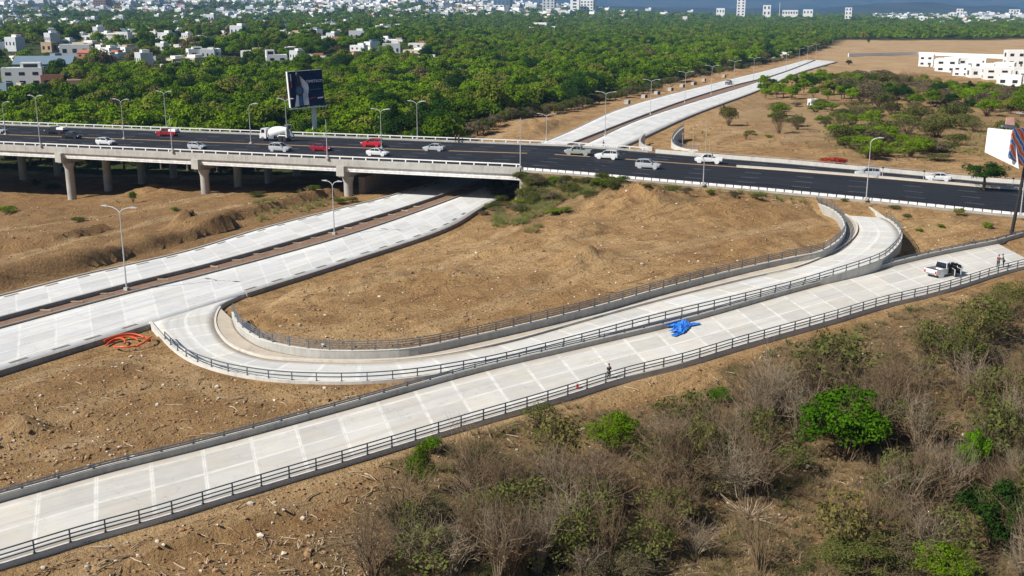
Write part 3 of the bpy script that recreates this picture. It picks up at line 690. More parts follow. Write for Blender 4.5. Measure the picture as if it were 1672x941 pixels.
for i, (u, v, vt, lb) in enumerate([(1367,287,272,'short grey post on the highway median before the red bush'),(1456,300,282,'short grey post on the highway median between the silver and white cars'),(1643,320,300,'short grey post on the highway median beside the round tree')]):
    x = at(u, v, 4.)[0]; p = hpt(x, float(MED(x)) + .17, .3); h = 1.6
    r_ = tag(empty('marker_post', p), lb, 'post'); MB().tube([(0, 0, 0), (0, 0, h)], .07, 8).build('shaft', M_lamp, r_); MB().box((0, 0, h + .1), (.3, .22, .26)).build('cap', M_black, r_)
for u, v, vt, lb in [(1114,246,216,'thin leaning utility pole next to the curved wall'),(1131,248,205,'thin utility pole on bare earth beyond the highway, between two others'),(1152,250,197,'tallest thin utility pole on the bare earth beyond the highway'),(1158,256,225,'thin utility pole behind the white pickup')]:
    p = ray(u, v); h = top_dz(p, vt); r_ = tag(empty('utility_pole', p), lb, 'pole', 'thin poles beyond the highway'); MB().tube([(0, 0, -.3), (0, 0, h)], [.09, .06], 7).build('pole', M_twigp, r_); MB().box((0, 0, h - .4), (.9, .08, .08)).build('crossarm', M_twigp, r_)
for p_, lb in ((resample(A_FL, step=4.4), 'pale timber tie lying across the median soil'),):
    tm = MB().box((0, 0, 0), (.16, 1.9, .14)).mesh('timber_tie', M_twigp); k = 0
    for i in range(4, min(len(p_), 60)):
        q = p_[i]; u = proj(q[0], q[1], 0)[0]
        if u < -20 or u > 800 or random.random() < .25: continue
        t = p_[i] - p_[i - 1]; o = inst('timber_tie', tm, None, (q[0] + .75, q[1] - .45, .16), (0, 0, math.atan2(t[1], t[0]) + random.uniform(.1, .7))); tag(o, lb, 'timber', 'timber ties across the median')

# ------------------------------------------------------------------ vehicles
def on_ramp(u, v):
    z = 1.; C = resample((resample(C_U, 300) + resample(C_L, 300)) / 2, 600)
    for _ in range(12): p = at(u, v, z); z = float(C[np.argmin(np.hypot(*(C[:, :2] - p[:2]).T)), 2])
    return np.array([p[0], p[1], z])
WM = {}
def wheel(parent, x, y, r=.33, w=.22):
    if (r, w) not in WM:
        WM[r, w] = (MB().lathe([(r * .6, -w / 2), (r * .93, -w / 2), (r, -w * .3), (r, w * .3), (r * .93, w / 2), (r * .6, w / 2)], 20, axis='y').mesh('tyre', M_tyre, 50),
                    MB().lathe([(.02, -w * .44), (r * .35, -w * .5), (r * .62, -w * .47), (r * .62, w * .47), (r * .35, w * .5), (.02, w * .44)], 16, axis='y').mesh('rim', M_rim, 50))
    t = inst('wheel', WM[r, w][0], parent, (x, y, r)); inst('rim', WM[r, w][1], t)
def ring(x, zb, zt, wb, wm, wt, k=.45):
    zm = zb + (zt - zb) * k; return [(x, -wb, zb), (x, -wm, zm), (x, -wt, zt - .03), (x, -wt + .06, zt), (x, wt - .06, zt), (x, wt, zt - .03), (x, wm, zm), (x, wb, zb)]
def vehicle(kind, paint, name, label, loc, rz, group='vehicles on the highway', cat=None, s=1., bed_cover=None, doors=False):
    root = tag(empty(name, loc, rz, s), label, cat or {'sedan': 'car', 'hatch': 'car', 'suv': 'car', 'pickup': 'pickup'}[kind], group)
    if kind == 'sedan':
        low = [(-2.3,.38,.82,.66),(-2.2,.26,.98,.80),(-1.5,.2,1.02,.87),(-.4,.2,.96,.89),(.75,.2,.95,.89),(1.6,.2,.86,.87),(2.1,.24,.74,.80),(2.28,.36,.62,.66)]; cab = [(-1.75,.98,.70),(-1.0,1.40,.60),(-.3,1.45,.60),(.3,1.42,.60),(1.15,.95,.72)]; wx = (1.4, -1.4)
    elif kind == 'hatch':
        low = [(-2.1,.38,.95,.68),(-2.0,.26,1.05,.82),(-1.3,.2,1.02,.88),(-.2,.2,.98,.89),(.8,.2,.96,.89),(1.5,.2,.88,.87),(1.95,.24,.76,.80),(2.1,.36,.64,.66)]; cab = [(-2.0,1.04,.72),(-1.65,1.42,.62),(-.6,1.50,.62),(.2,1.46,.62),(1.1,.97,.74)]; wx = (1.3, -1.3)
    elif kind == 'suv':
        low = [(-2.35,.45,1.0,.72),(-2.25,.32,1.12,.86),(-1.4,.26,1.12,.93),(-.2,.26,1.08,.94),(.8,.26,1.06,.94),(1.6,.26,1.0,.92),(2.15,.3,.9,.85),(2.35,.42,.72,.72)]; cab = [(-2.25,1.11,.78),(-1.95,1.62,.68),(-.8,1.72,.68),(.2,1.68,.68),(1.05,1.07,.80)]; wx = (1.45, -1.45)
    else:
        low = [(-2.75,.5,.98,.80),(-2.68,.4,1.08,.90),(-1.6,.32,1.10,.96),(-.6,.32,1.12,.96),(1.0,.32,1.12,.96),(1.9,.32,1.08,.95),(2.5,.36,1.0,.88),(2.7,.45,.8,.76)]; cab = [(-.75,1.11,.80),(-.6,1.70,.72),(.1,1.78,.72),(.75,1.74,.72),(1.4,1.12,.82)]; wx = (1.75, -1.7)
    cut = kind == 'pickup'
    mb = MB()
    if cut:
        mb.loft([ring(x, zb, zt, w * .9, w, w * .97) for x, zb, zt, w in low if x > -.8]); fl = [r for r in low if r[0] < -.5]
        mb.loft([ring(x, zb, zt - .42, w * .9, w, w * .97) for x, zb, zt, w in fl])
    else: mb.loft([ring(x, zb, zt, w * .9, w, w * .95) for x, zb, zt, w in low])
    for x in wx:
        for y in (-1, 1): mb.lathe([(.36, .70), (.41, .70), (.41, .955), (.36, .955)] if kind != 'pickup' else [(.42, .78), (.47, .78), (.47, .985), (.42, .985)], 18, axis='y', c=(x, 0 if y > 0 else -1.655 if kind != 'pickup' else -1.765, .35 if kind != 'pickup' else .4))
    body = mb.build('body', paint, root, smooth=35)
    if cut:
        for y in (-1, 1): MB().box((-1.68, y * .9, .86), (2.1, .10, .50)).build('bed_side', paint, root)
        MB().box((-2.7, 0, .84), (.09, 1.72, .50)).build('tailgate', paint, root)
        MB().box((-1.68, 0, .70), (2.0, 1.70, .06)).build('bed_floor', M_black, root)
        if bed_cover: MB().box((-1.7, 0, 1.25), (2.0, 1.7, .75), taper=.9).build('bed_cover', bed_cover, root)
    mb = MB(); rr = []
    for x, z, w in cab:
        zb = low[3][2] - .06; rr.append([(x, -w - .06, zb), (x, -w, z), (x, w, z), (x, w + .06, zb)])
    mb.loft(rr); mb.build('window', M_glass, root, smooth=30)
    t = [c for c in cab if c[1] > cab[0][1] + .2]
    mb = MB(); mb.loft([[(x, -w - .02, z - .06), (x, -w + .05, z + .025), (x, w - .05, z + .025), (x, w + .02, z - .06)] for x, z, w in t]); roof = mb.build('roof', paint, root, smooth=50)
    zb = low[3][2] - .04
    def pillar(x0, z0, w0, x1, z1, w1):
        for y in (-1, 1): MB().tube([(x0, y * (w0 + .05), z0), (x1, y * (w1 + .015), z1)], .045, 6).build('pillar', paint, root)
    pillar(cab[-1][0] - .02, zb, cab[-1][2], t[-1][0], t[-1][1], t[-1][2]); pillar(cab[0][0] + .02, zb, cab[0][2], t[0][0], t[0][1], t[0][2])
    if not cut or True: mx = (t[0][0] + t[-1][0]) / 2; pillar(mx, zb, t[1][2], mx, t[1][1] - .02, t[1][2])
    if kind == 'suv' or kind == 'hatch': pillar(t[0][0] + .75, zb, t[0][2], t[0][0] + .62, t[0][1], t[0][2])
    f = low[-1]; bk = low[0]
    for y in (-1, 1):
        MB().box((f[0] - .16, y * (f[3] - .02), f[2] + .02), (.26, .3, .15), -y * .3).build('headlight', M_lens, root)
        MB().box((bk[0] + .04, y * (bk[3] - .0), bk[2] - (.14 if not cut else .22)), (.14, .22, .18 if not cut else .34)).build('taillight', M_red, root)
        MB().box((cab[-1][0] - .25, y * (low[3][3] + .12), zb + .1), (.16, .22, .15)).build('mirror', paint, root)
    MB().box((f[0] - .02, 0, f[1] + .04), (.12, f[3] * 1.6, .14)).build('bumper', M_black, root); MB().box((bk[0] + .02, 0, bk[1] + .06), (.12, bk[3] * 1.7, .16)).build('bumper', M_rim if cut else M_black, root)
    for x in wx:
        for y in (-1, 1): wheel(root, x, y * (low[3][3] - .1), .36 if kind != 'pickup' else .42)
    if doors:                                     # the doors on the kerb side stand open
        MB().box((.35, -.93, 1.0), (1.7, .12, 1.2)).build('cab_opening', M_black, root)
        MB().box((.1, -.6, .95), (.5, .5, .4)).build('front_seat', M_black, root)
        for x0, a in ((1.15, -1.15), (.15, -1.0)):
            d = MB(); d.box((-.5, 0, .72), (1.0, .09, .78)); d = d.build('door', paint, root, loc=(x0, -1.0, .0), rot=(0, 0, -a))
            MB().box((-.5, 0, 1.32), (.86, .05, .42)).build('door_window', M_glass, d); MB().box((-.5, .07, .72), (.9, .05, .68)).build('door_lining', M_black, d); MB().box((-.85, -.07, .95), (.16, .05, .05)).build('handle', M_black, d)
    return root
def paint(n, c, rough=.3): return plain(n, c, rough, 0, .04, 1.5, coat=.6)
P_wh = paint('white car paint', (.74, .74, .74)); P_si = paint('silver car paint', (.46, .48, .50)); P_rd = paint('red car paint', (.50, .018, .03)); P_dr = paint('dark red car paint', (.26, .012, .025)); P_bk = paint('black car paint', (.015, .017, .022)); P_gr = paint('grey green car paint', (.30, .33, .32))
HA = math.atan2(HD[1], HD[0])
def on_hwy(u, v):
    z = 6.35
    for _ in range(8): p = at(u, v, z); z = float(hz(p[0] + .3 * (p[1] - (HP0[1] + HD[1] / HD[0] * (p[0] - HP0[0])) ) * -.29))
    s = (p[:2] - HP0) @ HD; return Vector((p[0], p[1], float(hz(HP0[0] + HD[0] * s)) + .005))
for kind, pt, u, v, dr, nm, lb, kw in [
    ('hatch', P_wh, 173, 236, 1, 'hatchback_car', 'white hatchback on the bridge between the first two piers', {}),
    ('pickup', P_bk, 92, 219, -1, 'pickup_truck', 'black pickup with a white cab rear on the far bridge lanes', {'bed_cover': M_offw}),
    ('sedan', P_bk, 118, 226, 1, 'sedan_car', 'black sedan crossing the yellow line beside the black pickup', {}),
    ('pickup', P_dr, 274, 222, -1, 'pickup_truck', 'dark red pickup with a white box on its bed', {'bed_cover': M_white}),
    ('hatch', P_si, 322, 243, 1, 'hatchback_car', 'silver hatchback half hidden by the near bridge parapet', {'s': .92}),
    ('sedan', P_si, -4, 217, 1, 'sedan_car', 'silver sedan leaving the frame on the far lanes of the bridge', {}),
    ('suv', P_si, 458, 247, 1, 'estate_car', 'silver estate car in front of the mixer truck', {}),
    ('sedan', P_dr, 525, 246, 1, 'sedan_car', 'dark red sedan following the silver estate car by the yellow line', {}),
    ('suv', P_rd, 608, 239, -1, 'estate_car', 'bright red car on the far lanes above the white sedan', {}),
    ('sedan', P_wh, 617, 254, 1, 'sedan_car', 'white sedan passing below the bright red car', {}),
    ('sedan', P_si, 709, 246, -1, 'sedan_car', 'silver sedan alone on the bridge before the embankment', {}),
    ('pickup', P_gr, 944, 254, -1, 'pickup_truck', 'grey pickup under the end of the lower road median', {}),
    ('suv', P_wh, 991, 261, -1, 'estate_car', 'white car close behind the grey pickup', {}),
    ('suv', P_si, 1058, 276, 1, 'estate_car', 'silver estate car alone on the near lanes of the embankment', {}),
    ('pickup', P_wh, 1157, 268, -1, 'pickup_truck', 'white pickup on the far lanes of the embankment', {}),
    ('suv', P_si, 1416, 291, -1, 'estate_car', 'silver car behind the leaning thin lamp', {}),
    ('sedan', P_wh, 1531, 298, -1, 'sedan_car', 'white sedan heading for the silver car, by the round tree', {})]:
    vehicle(kind, pt, nm, lb, on_hwy(u, v), HA + (0 if dr > 0 else math.pi) + random.uniform(-.02, .02), **kw)
p = on_ramp(1541, 449); d = at(1640, 421, zC(1640)) - at(1541, 449, zC(1541))
vehicle('pickup', P_wh, 'pickup_truck', 'white pickup parked on the near ramp with its doors open', (p[0], p[1], p[2] + .01), math.atan2(d[1], d[0]) - .12, group=None, doors=True, s=.98)
p = at(1190, 138, 0); vehicle('pickup', P_bk, 'pickup_truck', 'dark pickup on the far carriageway beyond the highway', (p[0], p[1], .01), 1.13, group=None, bed_cover=M_steel, s=1.15)

# concrete mixer truck, cab to the left
p = on_hwy(454, 230); mx = tag(empty('mixer_truck', p, HA + math.pi, .92), 'white concrete mixer truck on the far bridge lanes', 'truck', 'vehicles on the highway')
MB().box((0, 0, .85), (8.2, .9, .3)).box((-.6, 0, .75), (6.4, 2.1, .12)).build('chassis', M_black, mx)
cab = MB().prism([(2.55, .6), (4.3, .6), (4.35, 1.75), (4.15, 1.85), (3.9, 2.85), (3.7, 3.0), (2.55, 3.0)], 'y', -1.15, 1.15).build('cab', P_wh, mx)
MB().prism([(3.98, 1.95), (4.22, 1.95), (3.98, 2.8), (3.8, 2.8)], 'y', -1.0, 1.0).build('windscreen', M_glass, cab)
for y in (-1, 1): MB().prism([(2.95, 1.9), (3.85, 1.9), (3.72, 2.7), (2.95, 2.7)], 'y', y * 1.16 - .02, y * 1.16 + .02).build('side_window', M_glass, cab); MB().box((4.34, y * .85, 1.1), (.1, .35, .22)).build('headlight', M_lens, cab)
MB().box((4.42, 0, .72), (.2, 2.2, .3)).build('bumper', M_rim, mx)
MB().lathe([(.35, 0), (.9, .25), (1.25, 1.1), (1.32, 2.0), (1.2, 3.2), (.85, 4.5), (.6, 5.0)], 24).build('drum', M_white, mx, smooth=60, loc=(2.3, 0, 1.75), rot=(0, R(-80), 0))
MB().lathe([(.45, 0), (.9, .8), (.95, .9)], 14).build('hopper', M_steel, mx, loc=(-3.0, 0, 3.0)); MB().box((0, 0, 0), (.5, .5, 1.8)).build('chute', M_steel, mx, loc=(-3.7, 0, 1.9), rot=(0, R(35), 0))
MB().box((-2.75, 0, 2.0), (.25, 1.8, 2.2)).build('drum_stand', M_offw, mx); MB().box((2.35, 0, 1.6), (.3, 1.8, 1.3)).build('drum_stand', M_offw, mx)
for y in (-1, 1): MB().tube([(-3.0, y, 1.0), (-2.6, y, 1.35), (-.9, y, 1.35), (-.5, y, 1.0)], .14, 8).build('mudguard', M_offw, mx); MB().box((1.2, y, .9), (1.5, .5, .6)).build('tank', M_steel, mx)
for x in (3.5, -1.2, -2.4):
    for y in (-.98, .98): wheel(mx, x, y, .52, .34)
# ------------------------------------------------------------------ billboards
M_adb = plain('dark blue poster', (.010, .022, .065), .85, 0, .2, spec=.1); M_pale = plain('pale poster ink', (.58, .58, .66), .5, 0, .08); M_adr = plain('red poster ink', (.35, .05, .05), .5); M_adl = plain('blue poster ink', (.03, .10, .22), .5)
def text(s_, size, parent, loc, rot, mat, name='lettering'):
    c = bpy.data.curves.new('lettering', 'FONT'); c.body = s_; c.size = size; c.extrude = .02; c.materials.append(mat); c.resolution_u = 3
    t_ = bpy.data.objects.new('text source', c); COL.objects.link(t_); bpy.context.view_layer.update(); me = bpy.data.meshes.new_from_object(t_.evaluated_get(bpy.context.evaluated_depsgraph_get())); bpy.data.objects.remove(t_); o = bpy.data.objects.new(name, me); COL.objects.link(o); link_child(o, parent); o.location = loc; o.rotation_euler = rot; return o
a = np.array(at(474, 213, 6.6)); Yc = 263.; X0 = (474 - 836) / F * Yc; X1 = (532 - 836) / F * (Yc + 3)
bp = np.array([X0 * .48 + X1 * .52 + 2.0, Yc]); zg = gz(*bp)
bb = tag(empty('billboard', (bp[0], bp[1], zg), .42), 'dark blue watch advertisement billboard on a white pole behind the bridge', 'billboard')
MB().tube([(0, 0, -.5), (0, 0, 16.5 - zg)], [.62, .55], 16).build('pole', M_white, bb, smooth=True)
W, zb, zt = 8.3, 12.1 - zg, 20.5 - zg
pan = MB().box((0, -.62, (zb + zt) / 2), (W, .35, zt - zb)).build('panel', M_adb, bb, rot=(0, R(-3), 0), loc=(-.75, 0, 0))
MB().box((0, .45, (zb + zt) / 2), (W, .3, zt - zb)).build('back_panel', M_white, bb, rot=(0, R(-3), 0), loc=(-.75, 0, 0))
MB().box((-W / 2 - .08, -.1, (zb + zt) / 2), (.14, 1.4, zt - zb + .1)).build('side_trim', M_white, pan)
MB().box((0, -1.1, zb - .35), (W + .8, 1.3, .14)).build('catwalk', M_steel, bb, rot=(0, R(-3), 0), loc=(-.75, 0, 0)); MB().box((0, 0, zb + 1), (W * .8, .5, .5)).build('support_beam', M_steel, bb)
yf = -.80
def flat(poly, mat, name, y, parent=pan): MB().prism([(x * W - W / 2, zb + z * (zt - zb)) for x, z in poly], 'y', y, y - .02).build(name, mat, parent)
flat([(.12,.02),(.26,.02),(.30,.30),(.34,.52),(.22,.95),(.25,.98),(.33,.88),(.40,.80),(.56,.62),(.57,.50),(.53,.32),(.54,.04),(.38,.04),(.37,.45),(.30,.50),(.20,.36)], M_pale, 'arm_figure', yf)
flat([(.24,.03),(.36,.03),(.36,.30),(.25,.32)], M_adl, 'watch_strap', yf - .03); flat([(.26,.60),(.37,.60),(.32,.95),(.24,.93)], M_black, 'watch_strap', yf - .03)
flat([(.29 + .12 * math.cos(t_), .46 + .155 * math.sin(t_)) for t_ in np.linspace(0, 6.28, 20)[:-1]], M_black, 'watch_case', yf - .05); flat([(.29 + .085 * math.cos(t_), .46 + .11 * math.sin(t_)) for t_ in np.linspace(0, 6.28, 20)[:-1]], M_adl, 'watch_dial', yf - .08)
flat([(.02,.05),(.05,.05),(.05,.95),(.02,.95)], M_black, 'border_strip', yf); flat([(.06,.55),(.085,.55),(.085,.72),(.06,.72)], M_adr, 'side_mark', yf - .02); flat([(.06,.74),(.085,.74),(.085,.94),(.06,.94)], M_pale, 'side_mark', yf - .02)
text('LOMETECO', .86, pan, (-.35, yf - .02, zb + 5.55), (R(90), 0, 0), M_pale)
flat([(.58,.66),(.88,.67),(.88,.69),(.58,.68)], M_adl, 'text_line', yf); flat([(.60,.44),(.93,.46),(.93,.48),(.60,.46)], M_adl, 'text_line', yf); flat([(.56,.20),(.75,.22),(.75,.24),(.56,.22)], M_adr, 'text_line', yf); flat([(.80,.19),(.97,.20),(.97,.24),(.80,.23)], M_pale, 'text_line', yf)

def mural():
    t = NT('abstract mural poster'); P = t.n('ShaderNodeTexCoord').outputs['Object']
    w = t.n('ShaderNodeTexWave', wave_type='BANDS', bands_direction='DIAGONAL'); t.link(P, w.inputs[0]); w.inputs['Scale'].default_value = .35; w.inputs['Distortion'].default_value = 7; w.inputs['Detail'].default_value = 3; w.inputs['Detail Scale'].default_value = .8
    r = t.n('ShaderNodeValToRGB'); t.link(w.outputs[1], r.inputs[0]); e = r.color_ramp.elements
    for x, c in ((.0, (.03, .05, .25)), (.2, (.06, .25, .45)), (.38, (.45, .50, .55)), (.5, (.02, .02, .06)), (.62, (.30, .02, .12)), (.78, (.70, .22, .02)), (1., (.25, .02, .03))):
        q = e[0] if x == 0 else e[-1] if x == 1 else e.new(x); q.position = x; q.color = (*c, 1)
    return t.pbr(r.outputs[0], .5)
p = at(1651, 382, 2.4); zb2 = gz(p[0], p[1])
rb = tag(empty('billboard', (p[0], p[1], zb2)), 'white backed billboard with a colourful poster on a black pole by the near ramp', 'billboard')
dep = p[1] * ct + 9 * st
def loc_at(u, v, dy):       # a point of the panel, dy behind the pole
    Y = p[1] + dy; k = (470.5 - v) / F; dz = Y * (k * ct - st) / (ct + k * st); return Vector(((u - 836) / F * (Y * ct - dz * st) - p[0], dy, dz + CZ - zb2))
def slab(pts, th, name, mat):
    pts = [Vector(q) for q in pts]; n = (pts[1] - pts[0]).cross(pts[2] - pts[0]).normalized() * th; return MB().loft([[tuple(q) for q in pts], [tuple(q + n) for q in pts]]).build(name, mat, rb)
MB().tube([(0, 0, -.6), (.5, .1, 5), (1.1, .3, 11.2)], [.26, .24, .22], 14).build('pole', M_black, rb, smooth=True)
slab([loc_at(1609, 248, 2.2), loc_at(1665, 275, -.9), loc_at(1657, 213, -.9), loc_at(1614, 209, 2.2)], .3, 'white_panel', M_white)
slab([loc_at(1648, 258, -1.3), loc_at(1716, 296, .6), loc_at(1716, 205, .6), loc_at(1655, 211, -1.3)], -.3, 'poster_panel', mural())
slab([loc_at(1634, 207.5, .4), loc_at(1657, 211, .9), loc_at(1657, 206, .9), loc_at(1635, 204, .4)], .5, 'top_catwalk', M_steel)
slab([loc_at(1641, 203, .5), loc_at(1656, 205, .5), loc_at(1655, 192, .5), loc_at(1643, 192, .5)], .2, 'crest_sign', plain('pink sign', (.6, .35, .30), .6))

# ------------------------------------------------------------------ people
M_skin = plain('skin', (.34, .20, .13), .6, 0, .05); M_hair = plain('dark hair', (.02, .015, .012), .7)
def skin(name, V, E, rad, mat, parent, root=0):
    me = bpy.data.meshes.new(name); me.from_pydata(V, E, []); o = bpy.data.objects.new(name, me); COL.objects.link(o); me.materials.append(mat)
    m = o.modifiers.new('skin', 'SKIN'); m.use_smooth_shade = True
    for i, r_ in enumerate(rad): me.skin_vertices[0].data[i].radius = (r_, r_) if not isinstance(r_, tuple) else r_
    me.skin_vertices[0].data[root].use_root = True; o.modifiers.new('sub', 'SUBSURF').levels = 1; o.modifiers['sub'].render_levels = 1
    link_child(o, parent); return o
def person(label, loc, rz, shirt, trouser, group=None, bend=0., arms=(.25, .25), s=1.):
    r_ = tag(empty('person', loc, rz, s), label, 'person', group); b = bend
    V = [(0,0,.92),(0,-.03-b*.3,1.12),(0,-b*.6,1.38),(0,-b*.75,1.50),(0,-.02-b*.85,1.60),(0,-.03-b*.9,1.70)]; E = [(0,1),(1,2),(2,3),(3,4),(4,5)]; rad = [(.15,.11),(.14,.10),(.16,.10),.055,.095,.075]
    for sx, am in ((-1, arms[0]), (1, arms[1])):
        n = len(V); V += [(sx*.17,-b*.6,1.40),(sx*.23,-.02-b*.6-am*.2,1.14),(sx*.22,-.10-b*.6-am,.98+am*.5),(sx*.22,-.16-b*.6-am*1.2,.92+am*.55)]; E += [(2,n),(n,n+1),(n+1,n+2),(n+2,n+3)]; rad += [.06,.045,.032,.036]
        n = len(V); V += [(sx*.09,0,.88),(sx*.11,-.03,.50),(sx*.12,.02,.10),(sx*.13,-.14,.04)]; E += [(0,n),(n,n+1),(n+1,n+2),(n+2,n+3)]; rad += [.095,.065,.045,.04]
    skin('body', V, E, rad, M_skin, r_)
    T = [0,1,2,6,7,14,15]; T = [0, 1, 2, 6, 7, 14, 15]
    ix = {q: k for k, q in enumerate(T)}; skin('shirt', [V[q] for q in T], [(0,1),(1,2),(2,3),(3,4),(2,5),(5,6)], [(.17,.13),(.165,.125),(.18,.12),.078,.06,.078,.06], shirt, r_)
    T = [0,10,11,12,18,19,20]; skin('trousers', [V[q] for q in T], [(0,1),(1,2),(2,3),(0,4),(4,5),(5,6)], [(.165,.125),.11,.08,.06,.11,.08,.06], trouser, r_)
    MB().lathe([(.02,-.09),(.095,-.03),(.105,.03),(.07,.09),(.02,.105)], 12).build('hair', M_hair, r_, smooth=True, loc=(0, .015 - b * .9, 1.70))
    for sx in (-1, 1): MB().box((sx*.13, -.08, .035), (.1, .27, .07)).build('shoe', M_black, r_)
    return r_
c_ = lambda n, k: plain(n, k, .9, 0, .1)
q = on_ramp(994, 621); person('person in dark clothes leaning by the railing of the near ramp', q, .3, c_('dark shirt', (.03, .03, .04)), c_('dark jeans', (.03, .04, .07)), s=.92)
q = on_ramp(1629, 438); person('person in a maroon and green top by the ramp railing', q, 2.2, c_('maroon shirt', (.16, .03, .06)), c_('dark green trousers', (.03, .06, .05)), 'pair standing by the ramp railing')
q = on_ramp(1638, 437); person('person in a teal top bending beside the maroon clad one', q, -2., c_('teal shirt', (.05, .18, .14)), c_('dark jeans', (.03, .04, .07)), 'pair standing by the ramp railing', bend=.22, arms=(.35, .3))
q = at(985, 243, .0); q = hpt(24, HW + 1.4, -.1); person('person in blue standing at the foot of the lower road beyond the highway', ray(985, 242), 1., c_('blue shirt', (.04, .10, .16)), c_('dark jeans', (.03, .04, .07)), s=1.15)
for u, lb, c in ((744, 'person in black at the far parapet near the wood', (.02, .02, .025)), (749, 'person in grey beside the black clad one at the far parapet', (.10, .10, .11))):
    x = (u - 836) / F * 240
    for _ in range(5): q = hpt(x, HW - .7); x += (u - proj(*q)[0]) / F * q[1]
    person(lb, q, .4, c_('shirt ' + lb[:18], c), c_('black trousers', (.02, .02, .02)), 'pair at the far parapet')

# ------------------------------------------------------------------ loose things on the site
M_or = plain('orange plastic pipe', (.62, .085, .012), .5, 0, .15)
ctr = ray(213, 563)
for i, (a0, a1, r0, dx, dy, lb) in enumerate([(.4,2.9,1.9,0,0,'widest arched orange pipe of the tangle by the lower road'),(.7,3.3,1.4,-.5,.4,'inner arched orange pipe of the tangle by the lower road'),(.2,2.2,1.0,-1.4,.2,'short orange pipe curling at the dark end of the tangle'),
                                       (3.6,5.4,1.6,.6,.6,'bowed orange pipe on the far rim of the tangle'),(1.,2.6,2.4,-.3,-.9,'thin orange pipe laid nearest the ramp side of the tangle'),(5.3,6.9,1.5,.9,.1,'orange pipe end pointing at the loop ramp mouth')]):
    P = []
    for k, t_ in enumerate(np.linspace(a0, a1, 12)):
        x, y = ctr[0] + dx + r0 * 1.15 * math.cos(t_), ctr[1] + dy + r0 * 1.6 * math.sin(t_) - 1.4; P.append((x, y, gz(x, y) + .14 + .12 * i * .6 + .25 * math.sin(3.14 * k / 11)))
    o = MB().tube(P, .10, 8).build('flexible_pipe', M_or, smooth=True); tag(o, lb, 'pipe', 'tangle of orange pipes')
# blue tarpaulin on the near ramp
def tarp(label, u, v, w, l, rz, hmax, seed):
    q = on_ramp(u, v); n = 44; xs = np.linspace(-.5, .5, n); X, Y = np.meshgrid(xs, xs); X, Y = X.ravel(), Y.ravel()
    h = (np.abs(vnoise(X * 7 + seed, Y * 3, seed) - .5) * 1.3 + .5 * np.abs(vnoise(X * 15, Y * 6, seed + 1) - .5) + .15 * vnoise(X * 23, Y * 17, seed + 2)) * hmax * 1.05 * np.clip(1.25 - 1.7 * np.hypot(X, Y), .08, 1)
    sh = (vnoise(X * 3, Y * 3, seed + 4) - .5) * .5; w, l = w * .66, l * .6; x2 = (X + sh * .5) * w * (1 - .3 * (Y + .5)); y2 = (Y + sh * .3) * l; c, s_ = math.cos(rz), math.sin(rz); i = np.arange(n * n).reshape(n, n)
    Fq = np.stack([i[:-1, :-1], i[:-1, 1:], i[1:, 1:], i[1:, :-1]], -1).reshape(-1, 4)
    me = np_mesh('blue_tarpaulin', np.c_[x2 * c - y2 * s_, x2 * s_ + y2 * c, h + .03], Fq, plain('blue plastic tarpaulin', (.035, .20, .68), .45, 0, .25, 4.))
    o = bpy.data.objects.new('blue_tarpaulin', me); COL.objects.link(o); o.location = q; m = o.modifiers.new('thick', 'SOLIDIFY'); m.thickness = .03; tag(o, label, 'tarpaulin', 'crumpled blue tarpaulins')
for u, v, w, l, rz, hm, sd, lb in [(1112,538,2.6,4.4,-.55,.75,3,'large crumpled blue tarpaulin in the middle of the near ramp'),(1128,531,1.3,3.6,-1.15,.35,11,'long blue strip pointing from the large tarpaulin toward the railing'),(1105,531,3.4,1.5,.15,.5,5,'folded blue sheet on the parapet side of the large tarpaulin'),(1118,530,2.2,1.6,.5,.8,8,'bunched blue sheet heaped on top of the tarpaulin pile'),(1107,546,1.0,2.8,-.75,.3,17,'narrow blue tarpaulin end nearest the railing')]: tarp(lb, u, v, w, l, rz, hm, sd)
tag(MB().box((0, 0, .32), (.28, .22, .5), taper=.7).build('cloth_bag', plain('red cloth', (.5, .03, .04), .9), loc=on_ramp(943, 637)), 'red bag hung on the near ramp railing', 'bag')
# hollow drain boxes along the verge of the far carriageway
dm = MB(); dm.box((0, 0, .08), (2.4, 1.5, .16)).box((0, 0, 1.22), (2.4, 1.5, .16)).box((-1.12, 0, .65), (.16, 1.5, .98)).box((1.12, 0, .65), (.16, 1.5, .98)); dm = dm.mesh('box_shell', M_conc)
db = MB().box((0, .1, .65), (2.08, 1.2, .98)).mesh('dark_opening', M_black)
for i, (u, v) in enumerate([(1024,170),(1052,161),(1073,155),(1095,149),(1114,144),(1133,139),(1149,134),(1182,127)]):
    q = ray(u, v); r_ = tag(empty('drain_box', q, .95 + random.uniform(-.2, .2), 1.15), 'hollow concrete drain box on the verge, ' + ('nearest to', 'second from', 'third from', 'fourth from', 'fifth from', 'sixth from', 'seventh from', 'farthest from')[i] + ' the highway', 'drain box', 'drain boxes along the far verge'); inst('box_shell', dm, r_); inst('dark_opening', db, r_)
